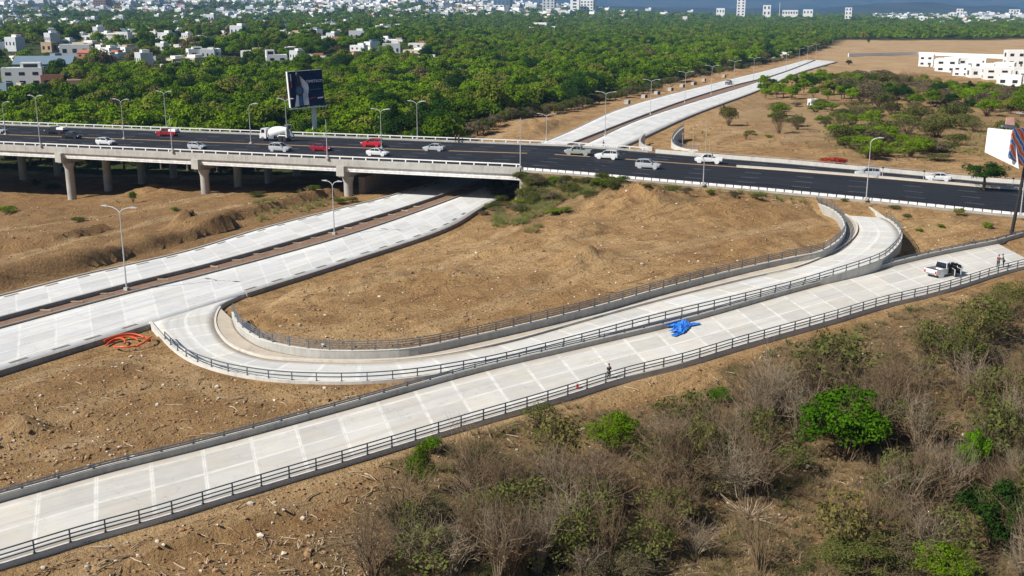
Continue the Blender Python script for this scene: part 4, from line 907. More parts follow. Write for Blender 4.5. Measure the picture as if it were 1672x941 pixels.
# bleached uprooted stump right of the loop ramp
M_branch = plain('greyed dead branch', (.34, .26, .175), .9, 0, .3, 3.)
def rootball(label, u, v, n, L):
    q = ray(u, v); mb = MB()
    for k in range(n):
        a, e = random.uniform(0, 6.28), random.uniform(.1, 1.1); l = L * random.uniform(.5, 1); P = [(0, 0, .2)]
        for j in range(1, 4): f = j / 3; P.append((math.cos(a) * math.cos(e) * l * f + random.uniform(-.22, .22), math.sin(a) * math.cos(e) * l * f + random.uniform(-.18, .18), .2 + math.sin(e) * l * f + random.uniform(-.1, .1)))
        mb.tube(P, [.055, .045, .03, .012], 5)
    tag(mb.build('dead_stump', M_branch, loc=q), label, 'stump')
rootball('pale uprooted stump on bare earth past the loop ramp', 1585, 398, 14, 1.5); rootball('bleached fallen branches fanned out below the bare thicket', 1222, 855, 34, 2.8); rootball('small bleached stump beside the fallen trunk in the clearing', 1545, 875, 10, 1.3)
tag(MB().lathe([(.05,-.3),(.5,-.15),(.62,.1),(.45,.4),(.1,.5)], 10).build('boulder', M_concl, loc=ray(1467, 893), smooth=True), 'pale round boulder between the two green bushes', 'boulder')
# ------------------------------------------------------------------ plants
def crown_mesh(name, mat, seed, clumps=26, quads=36, leaf=.17, flat=.8, low=-.35, cr=(.26, .42), droop=0., gap=0.):
    """a crown of unit radius: leaf sized faces gathered in clumps"""
    g = np.random.default_rng(seed); V = []; Tn = []
    for c in range(clumps):
        while True:
            d = g.normal(size=3); d /= np.linalg.norm(d)
            if d[2] > low: break
        r = g.uniform(.45, .78) if g.random() > .2 else g.uniform(.1, .45); ctr = d * r * (1, 1, flat); ctr[:2] *= g.uniform(.85, 1.15); rad = g.uniform(*cr); tn = np.clip(g.normal(.5, .22), 0, 1)
        n = g.normal(size=(quads, 3)); n /= np.linalg.norm(n, axis=1)[:, None]; n[:, 2] = np.where(n[:, 2] < -.45, -n[:, 2], n[:, 2])
        p = ctr + n * rad * g.uniform(.72, 1.04, (quads, 1)) * (1, 1, .85); p[:, 2] -= droop * np.hypot(p[:, 0], p[:, 1]) ** 2
        nn = n + g.normal(size=(quads, 3)) * .45; nn /= np.linalg.norm(nn, axis=1)[:, None]
        a = np.cross(nn, g.normal(size=(quads, 3))); a /= np.linalg.norm(a, axis=1)[:, None]; b = np.cross(nn, a); s = leaf * g.uniform(.55, 1.25, (quads, 1))
        q = np.stack([p + a * s, p + b * s * .55, p - a * s, p - b * s * .55], 1); V.append(q.reshape(-1, 3)); Tn.append(np.repeat(np.clip(tn + g.normal(size=quads) * .15, 0, 1), 4))
    V = np.concatenate(V); return np_mesh(name, V, np.arange(len(V)).reshape(-1, 4), mat, attrs={'tint': np.concatenate(Tn)})
def trunk_mesh(name, seed, h, r=.06, limbs=5, mat=None, top=.5):
    g = random.Random(seed); mb = MB(); lean = g.uniform(-.08, .08); mb.tube([(0, 0, -.15), (lean * .4, 0, h * .5), (lean, lean * .5, h)], [r * 1.3, r, r * .75], 8)
    for k in range(limbs):
        a = 6.28 * (k + g.uniform(-.3, .3)) / limbs; e = g.uniform(.5, 1.); L = g.uniform(.6, 1.) * top
        mb.tube([(lean * .9, lean * .4, h * .9), (lean + math.cos(a) * L * .5, math.sin(a) * L * .5, h + L * .35 * e), (lean + math.cos(a) * L, math.sin(a) * L, h + L * .9 * e)], [r * .6, r * .4, r * .15], 5)
    return mb.mesh(name, mat or M_bark, 50)
def twig_mesh(name, seed, stems=26, spread=.55, mat=None, branch=3, r=.012, arch=.15, seg=3):
    """bare stems of unit height rising from one stool, each with side twigs"""
    g = np.random.default_rng(seed); V = []; Fq = []
    def strip(P, rr):
        n0 = sum(len(x) for x in V); pts = []
        for i, p in enumerate(P):
            t = P[min(i + 1, len(P) - 1)] - P[max(i - 1, 0)]; a = np.cross(t, (.3, .5, .8)); a /= np.linalg.norm(a) + 1e-9; b = np.cross(t, a); b /= np.linalg.norm(b) + 1e-9
            k = rr * (1 - .75 * i / (len(P) - 1))
            for th in (0, 2.094, 4.189): pts.append(p + (a * math.cos(th) + b * math.sin(th)) * k)
        V.append(np.array(pts))
        for i in range(len(P) - 1):
            for k in range(3): Fq.append([n0 + i * 3 + k, n0 + i * 3 + (k + 1) % 3, n0 + i * 3 + 3 + (k + 1) % 3, n0 + i * 3 + 3 + k])
    for k in range(stems):
        a = g.uniform(0, 6.28); sp = spread * g.uniform(.1, 1.) ** .7; h = g.uniform(.55, 1.); o = np.array([math.cos(a), math.sin(a), 0]) * .06 * g.uniform(0, 1.5)
        top = np.array([math.cos(a) * sp, math.sin(a) * sp, h * (1 - .25 * sp)]); P = [o + (top - o) * f + np.array([0, 0, arch * math.sin(f * 3.14)]) * (1 if f < 1 else 1) + g.normal(size=3) * .025 * (f > 0) for f in np.linspace(0, 1, seg + 1)]
        strip(P, r)
        for q in range(branch):
            f = g.uniform(.3, .95); b0 = P[0] + (P[-1] - P[0]) * f; b0 = P[int(f * seg)] + (P[min(int(f * seg) + 1, seg)] - P[int(f * seg)]) * (f * seg - int(f * seg)); d = (P[-1] - P[0]) * .35 + g.normal(size=3) * .17; d[2] = abs(d[2]) * .9
            m1 = b0 + d * .5 + g.normal(size=3) * .02; strip([b0, m1, b0 + d], r * .5)
            for _ in range(2): e = g.normal(size=3) * .11; e[2] = abs(e[2]); strip([m1, m1 + e * .6, m1 + e * 1.1], r * .3)
    V = np.concatenate(V); return np_mesh(name, V, np.array(Fq), mat or M_twig)
L_wood = leaf_mat('woodland leaves', (.020, .050, .003), (.205, .33, .012), .24, (.20, .19, .04))
L_dark = leaf_mat('dark leaves', (.010, .026, .006), (.038, .095, .012), .18)
L_fresh = leaf_mat('fresh green leaves', (.035, .10, .004), (.14, .28, .012), .28)
L_olive = leaf_mat('dusty olive leaves', (.04, .052, .012), (.15, .165, .045), .2, (.18, .145, .05))
L_grey = leaf_mat('grey dry brush', (.055, .048, .026), (.175, .145, .082), .15, (.15, .12, .06))
WOODC = [crown_mesh('crown', L_wood, 100 + k, clumps=20 + 3 * (k % 4), quads=120, leaf=.075, flat=.72 + .06 * (k % 3)) for k in range(8)]
WOODF = [crown_mesh('crown', L_wood, 200 + k, clumps=18, quads=40, leaf=.13, flat=.75) for k in range(4)]
FR = [crown_mesh('crown', L_fresh, 360 + k, clumps=44, quads=150, leaf=.04, flat=.8, low=-.3, cr=(.16, .30)) for k in range(2)]; DK = [crown_mesh('crown', L_dark, 370 + k, clumps=34, quads=160, leaf=.045, flat=.95, low=-.5, cr=(.24, .36)) for k in range(2)]
TRK = [trunk_mesh('trunk', k, .55) for k in range(3)]

DRY = [crown_mesh('crown', leaf_mat('dry crown', (.08, .065, .03), (.21, .17, .075), .15), 480, clumps=22, quads=90, leaf=.07, flat=.75)]
WMIX = WOODC + WOODC[:6] + DK + DRY
def tree(name, label, cat, xy, r, crown, trunk, group=None, z=None, squash=1., th=.55, tz=None):
    z = gz(*xy) if z is None else z
    root = tag(empty(name, (xy[0], xy[1], z), random.uniform(0, 6.28)), label, cat, group)
    inst('trunk', trunk, root, scale=(r, r, r * (tz or 1)))
    inst('crown', crown, root, (0, 0, r * th * (tz or 1) + r * .42 * squash), scale=(r, r, r * squash)); return root

def scatter(name, P, rot, scl, idx, meshes, label=None, tilt=None):
    """one object of stuff: copies of a few meshes at the points P"""
    n = len(P); me = bpy.data.meshes.new(name); me.vertices.add(n); me.vertices.foreach_set('co', np.asarray(P, np.float32).ravel())
    for nm, a, ty in (('rz', rot, 'FLOAT'), ('tl', tilt if tilt is not None else np.zeros(n), 'FLOAT'), ('ix', idx, 'INT')): me.attributes.new(nm, ty, 'POINT').data.foreach_set('value', np.asarray(a, np.int32 if ty == 'INT' else np.float32))
    scl = np.asarray(scl, np.float32); scl = np.repeat(scl[:, None], 3, 1) if scl.ndim == 1 else scl
    me.attributes.new('sv', 'FLOAT_VECTOR', 'POINT').data.foreach_set('vector', np.ascontiguousarray(scl).ravel())
    o = bpy.data.objects.new(name, me); COL.objects.link(o); tag(o, label, None, None, 'stuff')
    t = bpy.data.node_groups.new(name + ' scatter', 'GeometryNodeTree'); t.interface.new_socket('Geometry', in_out='INPUT', socket_type='NodeSocketGeometry'); t.interface.new_socket('Geometry', in_out='OUTPUT', socket_type='NodeSocketGeometry')
    N = t.nodes.new; L = t.links.new; gi, go = N('NodeGroupInput'), N('NodeGroupOutput'); j = N('GeometryNodeJoinGeometry')
    for m in reversed(meshes):
        ho = bpy.data.objects.new(m.name + '_source', m); oi = N('GeometryNodeObjectInfo'); oi.inputs['Object'].default_value = ho; oi.inputs['As Instance'].default_value = True; L(oi.outputs['Geometry'], j.inputs[0])
    ip = N('GeometryNodeInstanceOnPoints'); L(gi.outputs[0], ip.inputs['Points']); L(j.outputs[0], ip.inputs['Instance']); ip.inputs['Pick Instance'].default_value = True
    def at_(nm, ty):
        q = N('GeometryNodeInputNamedAttribute'); q.data_type = ty; q.inputs['Name'].default_value = nm; return next(s_ for s_ in q.outputs if s_.enabled and s_.name == 'Attribute')
    cv = N('ShaderNodeCombineXYZ'); L(at_('rz', 'FLOAT'), cv.inputs[2]); L(at_('tl', 'FLOAT'), cv.inputs[0]); L(cv.outputs[0], ip.inputs['Rotation']); L(at_('sv', 'FLOAT_VECTOR'), ip.inputs['Scale']); L(at_('ix', 'INT'), ip.inputs['Instance Index'])
    L(ip.outputs[0], go.inputs[0]); md = o.modifiers.new('scatter', 'NODES'); md.node_group = t; return o

# ------------------------------------------------------------------ the town in and behind the wood
HOUSE_AT = []
def tone(k): return [M_white, M_offw, plain('cream render', (.55, .46, .34), .8), plain('terracotta render', (.34, .13, .075), .8), plain('blue grey sheet roof', (.16, .22, .28), .5), plain('tan render', (.40, .28, .17), .8), plain('glassy blue facade', (.10, .16, .24), .25), plain('brown tower stone', (.16, .10, .075), .8), plain('pale grey facade', (.48, .50, .52), .7)][k]
M_win = plain('dark window glass', (.02, .03, .04), .1, 0, .1)
UB = MB().box((0, 0, 0), (1, 1, 1)); winm = UB.mesh('window', M_win)
def building(name, label, cat, xy, w, d, h, rz, wall_m, roof_m, wins=(0, 0), group=None, z=None, upper=None, door=False, pitched=False, side=True):
    z = (gz(*xy) - .4) if z is None else z; root = tag(empty(name, (xy[0], xy[1], z), rz), label, cat, group); HOUSE_AT.append((xy[0], xy[1], max(w, d) * .5))
    MB().box((0, 0, h / 2), (w, d, h)).build('wall', wall_m, root)
    if pitched: rf = MB().prism([(-d / 2 - .4, h), (d / 2 + .4, h), (0, h + d * .28)], 'x', -w / 2 - .4, w / 2 + .4).build('roof', roof_m, root)
    else:
        t = .35; rf = MB().box((0, 0, h + .08), (w - .01, d - .01, .16)); rf = rf.build('roof', roof_m, root)
        pp = MB().box((0, -d / 2 + t / 2, h + .5), (w + .1, t, .7)).box((0, d / 2 - t / 2, h + .5), (w + .1, t, .7)).box((-w / 2 + t / 2, 0, h + .5), (t, d - 2 * t, .7)).box((w / 2 - t / 2, 0, h + .5), (t, d - 2 * t, .7)); pp.build('parapet', wall_m, rf)
    nx, nz = wins
    for i in range(nx):
        for k in range(nz):
            ww, hh = w / nx * (.42 if nx < 4 else .55), h / nz * (.36 if nz < 3 else .5); o = inst('window', winm, root, (-w / 2 + w * (i + .5) / nx, -d / 2, h * (k + .55) / nz), scale=(ww, .12, hh))
    if side and nz:
        for k in range(nz): inst('window', winm, root, (w / 2, 0, h * (k + .55) / nz), scale=(.12, d * .4, h / nz * .5)); inst('window', winm, root, (-w / 2, 0, h * (k + .55) / nz), scale=(.12, d * .4, h / nz * .5))
    if door: inst('door', MB().box((0, 0, 0), (1, 1, 1)).mesh('door', M_bark), root, (w * .28, -d / 2, 1.1), scale=(1.1, .14, 2.2))
    if upper: MB().box((upper[0] * w, upper[1] * d, h + upper[4] / 2), (upper[2] * w, upper[3] * d, upper[4])).build('upper_storey', wall_m, root); MB().box((upper[0] * w, upper[1] * d - upper[3] * d / 2, h + upper[4] * .55), (upper[2] * w * .7, .14, upper[4] * .5)).build('window', M_win, root)
    return root
def b_px(u, v, wp, hp, wall_k, roof_k, label, wins=(3, 1), rz=-.3, dr=.8, name='house', cat='house', **kw):
    q = ray(u, v); s_ = F / q[1]; w = wp / s_; h = hp / s_; return building(name, label, cat, q[:2], w, w * dr, max(h, 2.8), rz, tone(wall_k), tone(roof_k), wins, **kw)
b_px(40, 141, 60, 27, 0, 1, 'white two level house with a dark glass front among trees', (3, 2), .3, .6, upper=(.22, 0, .5, .6, 3.2), door=True)
b_px(88, 143, 34, 18, 3, 4, 'reddish grey house joined beside the white two level house', (2, 1), .3, .8)
b_px(133, 147, 40, 15, 5, 3, 'low brown house with a white edged slab roof', (2, 1), .35, .9, upper=(-.1, -.2, .8, .4, .8))
b_px(76, 117, 88, 13, 4, 4, 'long house under a blue grey sheet roof', (5, 1), .15, .5, pitched=True)
b_px(124, 92, 44, 17, 0, 1, 'white house with a deep shaded blue side', (3, 1), .3, .8); b_px(82, 86, 20, 15, 5, 5, 'plain tan box house standing above the sheet roof', (2, 1)); b_px(142, 96, 22, 9, 3, 3, 'terracotta house behind the white one with a blue side', (2, 1), pitched=True)
b_px(9, 150, 20, 13, 4, 4, 'blue grey shed at the edge of the wood', (0, 0)); b_px(34, 147, 9, 9, 2, 1, 'tiny cream hut before the white two level house', (1, 1))
b_px(333, 97, 50, 15, 0, 1, 'white flat roofed house with roof clutter in the trees', (3, 1), .4, .7, upper=(-.2, 0, .3, .4, 2.)); b_px(303, 84, 28, 10, 1, 3, 'white house with a red edged roof left of the flat roofed one', (2, 1)); b_px(240, 98, 30, 8, 0, 2, 'low white walled house in deep shade', (0, 0), .2)
b_px(376, 112, 15, 9, 0, 3, 'small white box house with a reddish trim', (1, 1)); b_px(452, 113, 32, 20, 0, 0, 'stepped white house behind the billboard', (2, 2), .3, .9, upper=(-.3, 0, .4, .7, 3.5))
b_px(270, 62, 36, 9, 1, 1, 'white house with an arched terrace', (3, 1)); b_px(330, 55, 30, 7, 0, 1, 'white long roofed hall in the trees', (3, 1)); b_px(150, 64, 36, 5, 0, 4, 'long white shed with a blue end', (4, 1))
for u, v, wp, hp, a, b, lb in [(530,52,22,6,0,1,'white low house above the wood, ending with a pale blue roof'),(562,60,34,10,0,3,'white house with a red tiled edge in mid wood'),(600,58,28,8,1,3,'off white house next to the red edged one'),(640,47,34,6,0,0,'long pale hall above the wood'),(648,58,36,9,0,1,'white house with a dark band at mid wood'),
        (484,64,34,9,0,1,'white house group stepping down beside trees'),(470,85,34,5,1,3,'low pinkish roof peeping from the wood'),(553,70,16,8,3,3,'small terracotta house in the wood'),(640,72,20,6,0,1,'small white house sunk in the wood'),(885,46,22,8,1,3,'pinkish clustered house in the far wood'),(868,52,16,7,0,3,'white clustered house in the far wood'),(900,50,18,6,0,1,'white low house closing the far cluster'),
        (980,50,26,5,1,1,'off white farm house in the far wood'),(1022,36,20,5,0,0,'white hut alone in the far wood'),(1118,40,7,12,0,0,'slim white water tower in the far wood'),(990,34,14,4,0,1,'white shed on the far plain'),(780,60,20,5,1,1,'off white house deep in the wood'),(820,50,18,5,0,1,'white roof deep in the wood'),(700,42,14,4,0,1,'white roof by the far treetops')]:
    b_px(u, v, wp, hp, a, b, lb, (2, 1), random.uniform(-.8, .1))
# towers and slabs of the far city
def tower(u, Y, wp, vt, wall_k, roof_k, label, wins, name='tower_block', cat='tower', rz=-.25, d=.8, kw=None):
    X = (u - 836) / F * Y; k = (470.5 - vt) / F; dz = Y * (k * ct - st) / (ct + k * st); zb = gz(X, Y) - 3; h = dz + CZ - zb; w = wp / F * Y; return building(name, label, cat, (X, Y), w, w * d, h, rz, tone(wall_k), tone(roof_k), wins, z=zb, **(kw or {}))
for a in [(190,2900,22,-6,7,7,'brown striped tower rising alone above the white town',(5,7)),(822,3400,26,-5,6,8,'blue glass tower behind the white slab blocks',(4,7)),(806,3300,44,9,0,1,'white slab block at the foot of the blue tower',(6,3)),(895,3500,19,-5,8,8,'plain pale grey tower east of the blue tower',(3,6)),(949,3500,36,-3,0,8,'broad white tower with a grid of windows',(7,6)),(936,3450,14,-1,0,0,'white stair tower against the broad white one',(1,5)),
          (1198,3600,13,-6,0,8,'slim tall white tower standing over the plain',(2,9)),(1239,3600,12,9,0,0,'white block with a notched top by the mast',(2,3)),(1166,3700,13,14,0,1,'small white block west of the slim tower',(3,2)),(1276,3700,24,17,1,1,'row of white flats east of the mast',(6,2)),(1304,3700,15,16,0,1,'white stepped flats beside the row of flats',(3,2)),(1368,3300,10,13,0,8,'isolated white tower with a dark top',(2,4)),
          (1544,3600,9,15,0,1,'narrow white tower with a lower wing',(2,4)),(1534,3600,10,21,0,1,'lower white wing of the narrow tower',(2,2)),(1626,3700,7,16,0,1,'first twin of the paired white towers',(1,4)),(1635,3700,7,16,0,1,'second twin of the paired white towers',(1,4)),(1590,3700,7,23,8,8,'small grey block between white houses on the plain',(1,2)),(1660,3800,6,24,2,2,'pinkish block at the end of the plain',(1,2)),
          (1484,3000,18,28,0,1,'white cubic flats at the tree line',(3,2)),(1606,3400,20,25,0,1,'low white flats before the twin towers',(4,2)),(685,3600,16,9,8,8,'pale grey mid rise with shaded strips, first of its row',(4,3)),(706,3600,16,8,8,8,'pale grey mid rise, second of its row',(4,3)),(727,3600,16,8,6,8,'bluish mid rise in the middle of its row',(4,3)),(749,3600,18,7,8,8,'pale mid rise closing its row',(4,3)),(775,3600,12,8,0,8,'white mid rise between the row and the slab block',(3,3)),(650,3700,18,12,0,1,'white mid rise before the grey row',(4,2))]: tower(*a)
X = (1259 - 836) / F * 3600; zb = gz(X, 3600); r_ = tag(empty('radio_mast', (X, 3600, zb)), 'thin white radio mast between the notched block and the flats', 'mast'); MB().tube([(0, 0, 0), (0, 0, 58)], [1., .5], 6).build('shaft', M_white, r_); MB().box((0, 0, 46), (4, 1, .6)).build('crossarm', M_white, r_)
# white housing estate on the plain, right
est = [(1512,108,22,17),(1532,112,14,12),(1546,118,34,20),(1570,124,26,16),(1560,106,30,10),(1590,112,24,12),(1596,126,30,14),(1612,118,20,12),(1625,130,40,18),(1640,116,30,12),(1655,108,28,24),(1664,126,24,14),(1600,104,18,7),(1648,140,36,14),(1672,136,20,18),(1580,102,18,6)]
el = ['white house at the tip of the estate with an arched gateway','narrow white house behind the gateway house','large white house with a blue grey shutter','white house with an open carport toward the scrub','white house with a slanting red roof edge','white cube house among estate roofs','white house with small dark openings facing the scrub','white house half hidden by garden trees','broad white house with a round cornered terrace','white house with a long balcony band','three storey white house with a tall window strip','white house with parked things on its roof','low white house by the perimeter wall','white house around a sandy court','white house cut by the frame beside the court','low white annex near the perimeter wall']
for (u, v, wp, hp), lb in zip(est, el): b_px(u, v, wp, hp, 0, 0, lb, (2, 2 if hp > 15 else 1), random.uniform(-.6, -.1), random.uniform(.7, 1.), group='white estate houses', door=hp > 14)
a, b = ray(1385, 93), ray(1500, 90); c = ray(1640, 96)
wall('long low white perimeter wall across the bare plain', np.array([[*a[:2], gz(*a[:2])], [*b[:2], gz(*b[:2])]]), rect(-.4, .4, -1, 2.6), M_white, name='perimeter_wall'); wall('white perimeter wall running on behind the estate houses', np.array([[*b[:2], gz(*b[:2])], [*c[:2], gz(*c[:2])]]), rect(-.4, .4, -1, 2.4), M_white, name='perimeter_wall')
q = ray(1327, 174); building('hut', 'small white hut among the bushes beyond the highway', 'hut', q[:2], 3.2, 2.6, 2.2, .3, M_white, M_white, (1, 1))
# one house kind copied through the hazy town, nearest ones as things
HM = []
for k in range(6):
    w, d, h = [(1, .8, .45), (1.3, .7, .35), (.8, .8, .6), (1.5, .9, .3), (1, .6, .8), (1.1, 1., .4)][k]
    mb = MB(); mb.box((0, 0, h / 2), (w, d, h)); mb.box((w * .2, 0, h + .06), (w * .4, d * .6, .14), m=1)
    for i in range(3): mb.box((-w * .33 + i * w * .33, -d / 2, h * .55), (w * .10, .03, h * .22), m=2)
    HM.append(mb.mesh('house', [tone([0, 1, 0, 2, 8, 0][k]), tone([1, 3, 4, 0, 1, 5][k]), M_win]))
def town_pts(n, seed):
    g = np.random.default_rng(seed); out = []
    while len(out) < n:
        Y = math.exp(g.uniform(math.log(640), math.log(5200))); u = g.uniform(-40, 1710); X = (u - 836) / F * Y; _, v = proj(X, Y, float(far_z(np.array([X]), np.array([Y]))[0]))
        lim = np.interp(u, [0, 420, 560, 860, 1000, 1380, 1500, 1672], [54, 44, 38, 34, 30, 28, 46, 50]); dens = np.interp(u, [0, 420, 560, 860, 1000, 1250, 1400, 1672], [1, 1, .8, .7, .35, .3, .5, .7])
        dens *= float(np.interp(Y, [640, 1200, 2200, 3000], [.55, .42, .6, 1.])) * float(np.interp(v * 62 / lim, [0, 16, 36, 48, 62, 110], [1, 1, .62, .24, .085, .045])) * (1 if u < 700 or v < lim else .15)
        if v > 24 and 1290 < u and v > lim: continue
        if Y > 560 and not in_wood(np.array([X]), np.array([Y]))[0]: continue
        if vnoise(np.array([X * .004]), np.array([Y * .0025]), 77)[0] > .27 and g.random() < dens: out.append((X, Y))
    return np.array(out)
TP = town_pts(4000, 3); TP = TP[np.argsort(TP[:, 1])]; HOUSE_AT += [(a, b, 8.) for a, b in TP[TP[:, 1] < 1700]]; TZ = ground_z(TP[:, 0], TP[:, 1]); TS = rng.uniform(.75, 1.25, len(TP)) * np.interp(TP[:, 1], [600, 1500, 3000], [10, 13, 19]) * (1 + (TP[:, 1] > 3000) * .35); TI = rng.integers(0, 6, len(TP)); TR = rng.uniform(-1.15, .1, len(TP))
for k in range(230):
    o = inst('house', HM[TI[k]], None, (TP[k, 0], TP[k, 1], TZ[k] - .5), (0, 0, TR[k]), (TS[k],) * 3); tag(o, ['small white flat roofed house in the distant town', 'off white house with a reddish roof room in the distant town', 'white cube house with a grey roof room in the distant town', 'wide cream house in the distant town', 'tall pale grey house in the distant town', 'white house with a tan roof room in the distant town'][TI[k]], 'house', 'distant town houses')
scatter('town_houses', np.c_[TP[230:], TZ[230:] - .5], TR[230:], TS[230:], TI[230:], HM, 'white houses of the far town fading toward the hills')

# ------------------------------------------------------------------ the wood
def shrink(P):     # low garden trees in front of the houses
    k = np.ones(len(P))
    for x, y, r_ in HOUSE_AT: k = np.where((np.abs(P[:, 0] - x) < r_ + 5) & (P[:, 1] < y) & (P[:, 1] > y - 75), np.minimum(k, .36), k)
    return k
def wood_pts(Y0, Y1, sp, seed, jit=.9):
    g = np.random.default_rng(seed); P = []; Y = Y0
    while Y < Y1:
        xs = np.arange(-Y * .53 - 15, Y * .53 + 15, sp) + g.uniform(-.5, .5) * sp; P.append(np.c_[xs, np.full(len(xs), Y)] + g.uniform(-.5, .5, (len(xs), 2)) * sp * jit); Y += sp * .87
    P = np.concatenate(P); m = in_wood(P[:, 0], P[:, 1])
    # keep clear of roads and the highway
    s_ = (P - HP0) @ HN; m &= s_ > HW + 5
    HA_ = np.array(HOUSE_AT)
    for x, y, r_ in HA_: m &= ~((np.abs(P[:, 0] - x) < r_ + 2.5) & (P[:, 1] < y + r_ + 3) & (P[:, 1] > y - r_ - 7))
    for C, hw, *_ in RIB[:1]:
        d = np.min(np.hypot(P[:, 0, None] - C[None, ::4, 0], P[:, 1, None] - C[None, ::4, 1]), 1); m &= d > 18
    return P[m]
W1 = wood_pts(258, 560, 7.4, 1); u, v = proj(W1[:, 0], W1[:, 1], -2.); W1 = W1[(v > 20) & (u > -40) & (u < 1712)]
W1 = W1[np.argsort(W1[:, 1])]; SH1 = shrink(W1[:300]); NI = 270; print('wood', len(W1))
Z1 = ground_z(W1[:, 0], W1[:, 1], False)
WL = ['bright green rounded broadleaf tree at the near side of the wood', 'lush bushy green tree massed with others by the highway', 'leafy green tree with clumped crown in the wood behind the bridge', 'spreading green tree in the wood facing the highway']
for k in range(NI):
    tree('broadleaf_tree', WL[k % 4], 'tree', W1[k], random.choice((2.6, 3.2, 3.8, 4.4, 5., 6., 7.)) * SH1[k], WOODC[k % 8] if k % 11 else DK[k % 2], TRK[k % 3], 'broadleaf trees of the wood by the highway', z=Z1[k], squash=random.uniform(.85, 1.15), th=.5)
def wood_scatter(name, P, r0, r1, meshes, lift=.75):
    r_ = rng.uniform(r0, r1, len(P)) * shrink(P); z = ground_z(P[:, 0], P[:, 1], False); s3 = np.c_[r_, r_, r_ * rng.uniform(.8, 1.25, len(P))]
    scatter(name, np.c_[P, z + r_ * lift], rng.uniform(0, 6.28, len(P)), s3, rng.integers(0, len(meshes), len(P)), meshes, 'dense green wood reaching back to the town')
wood_scatter('woodland', W1[NI:], 2.6, 6.8, WMIX)
W2 = wood_pts(555, 1250, 9., 2)
def thin(P, seed):     # fewer trees where the town stands
    u, v = proj(P[:, 0], P[:, 1], far_z(P[:, 0], P[:, 1])); k = np.interp(u, [0, 420, 560, 860, 1100], [.62, .66, .8, .95, 1.]); k = np.where(v < 50, k * np.interp(u, [0, 420, 560, 860, 1100, 1672], [.6, .6, .6, .66, .95, .85]), k)
    return P[(rng.random(len(P)) < k) & (vnoise(P[:, 0] * .012, P[:, 1] * .008, seed) > (1 - k) * .6)]
W2 = thin(W2, 5); W3 = thin(wood_pts(1250, 2600, 15., 3), 6); W4 = thin(wood_pts(2600, 6200, 34., 4), 7); print(len(W2), len(W3), len(W4))
wood_scatter('woodland', W2, 3.0, 7.4, WMIX); wood_scatter('woodland', W3, 4.5, 8.5, WOODF); wood_scatter('woodland', W4, 7, 13, WOODF, .5)
# brushy hem of the wood along the road
hem = []
for u in np.arange(780, 1330, 9): 
    v = np.interp(u, WOOD_U, WOOD_V) + random.uniform(-2, 1.5); q = at(u, v, 0); hem.append((q[0], q[1]))
hem = np.array(hem); BR = [crown_mesh('crown', L_grey, 300 + k, clumps=26, quads=90, leaf=.06, flat=.8, low=-.2) for k in range(3)]; BRO = [crown_mesh('crown', L_olive, 320 + k, clumps=26, quads=90, leaf=.06, flat=.8, low=-.2) for k in range(3)]
hz_ = ground_z(hem[:, 0], hem[:, 1])
for k in range(len(hem)): tree('roadside_shrub', 'dusty olive brown shrub on the hem of the wood along the lower road', 'shrub', hem[k], random.uniform(2., 3.6), (BR if k % 3 == 0 else BRO)[k % 3], TRK[k % 3], 'shrubs along the hem of the wood', z=hz_[k] - .4, th=.25)
# ------------------------------------------------------------------ scrub belt beyond the highway
TW = [twig_mesh('twigs', 400 + k, stems=30, spread=.6 + .1 * (k % 3)) for k in range(4)]; TWG = [twig_mesh('twigs', 420 + k, stems=34, spread=.65, mat=plain('grey brush wood', (.30, .235, .16), .9, 0, .35, 2.)) for k in range(3)]
SP = [crown_mesh('crown', L_olive, 340 + k, clumps=26, quads=34, leaf=.055, flat=.85, low=-.2, cr=(.2, .36)) for k in range(3)]
GB = [crown_mesh('crown', L_wood, 350 + k, clumps=26, quads=120, leaf=.055, flat=.75, low=-.25, cr=(.2, .36)) for k in range(3)]
def bush(u, v, wp, hp, kind, label, group=None, name='shrub', cat='shrub', z=None):
    q = ray(u, v); dep = q[1] * ct - (q[2] - CZ) * st; r_ = wp / 2 * dep / F; h = hp * dep / F
    root = tag(empty(name, (q[0], q[1], q[2] - .1), random.uniform(0, 6.28)), label, cat, group); tm, cm = {'bare': (TW, None), 'greybare': (TWG, None), 'loose': (TW, SP), 'nolive': (TW, NOL), 'ngrey': (TWG, NGR), 'ngreen': (TW, NGB), 'olive': (TW, BRO), 'green': (TW, GB), 'fresh': (TW, FR), 'dark': (TW, DK), 'brush': (TWG, BR)}[kind]
    inst('twigs', random.choice(tm), root, scale=(r_ * 1.5, r_ * 1.5, h * (1. if cm is None else .8)))
    if cm: inst('crown', random.choice(cm), root, (0, 0, h * .5), scale=(r_ * 1.18, r_ * 1.18, h * .62))
    return root
NOL = [crown_mesh('crown', L_olive, 440 + k, clumps=34, quads=230, leaf=.026, flat=.85, low=-.25, cr=(.16, .34)) for k in range(3)]; NGR = [crown_mesh('crown', L_grey, 450 + k, clumps=34, quads=200, leaf=.026, flat=.85, low=-.25, cr=(.16, .34)) for k in range(2)]; NGB = [crown_mesh('crown', L_wood, 460 + k, clumps=36, quads=230, leaf=.028, flat=.8, low=-.25, cr=(.15, .32)) for k in range(2)]
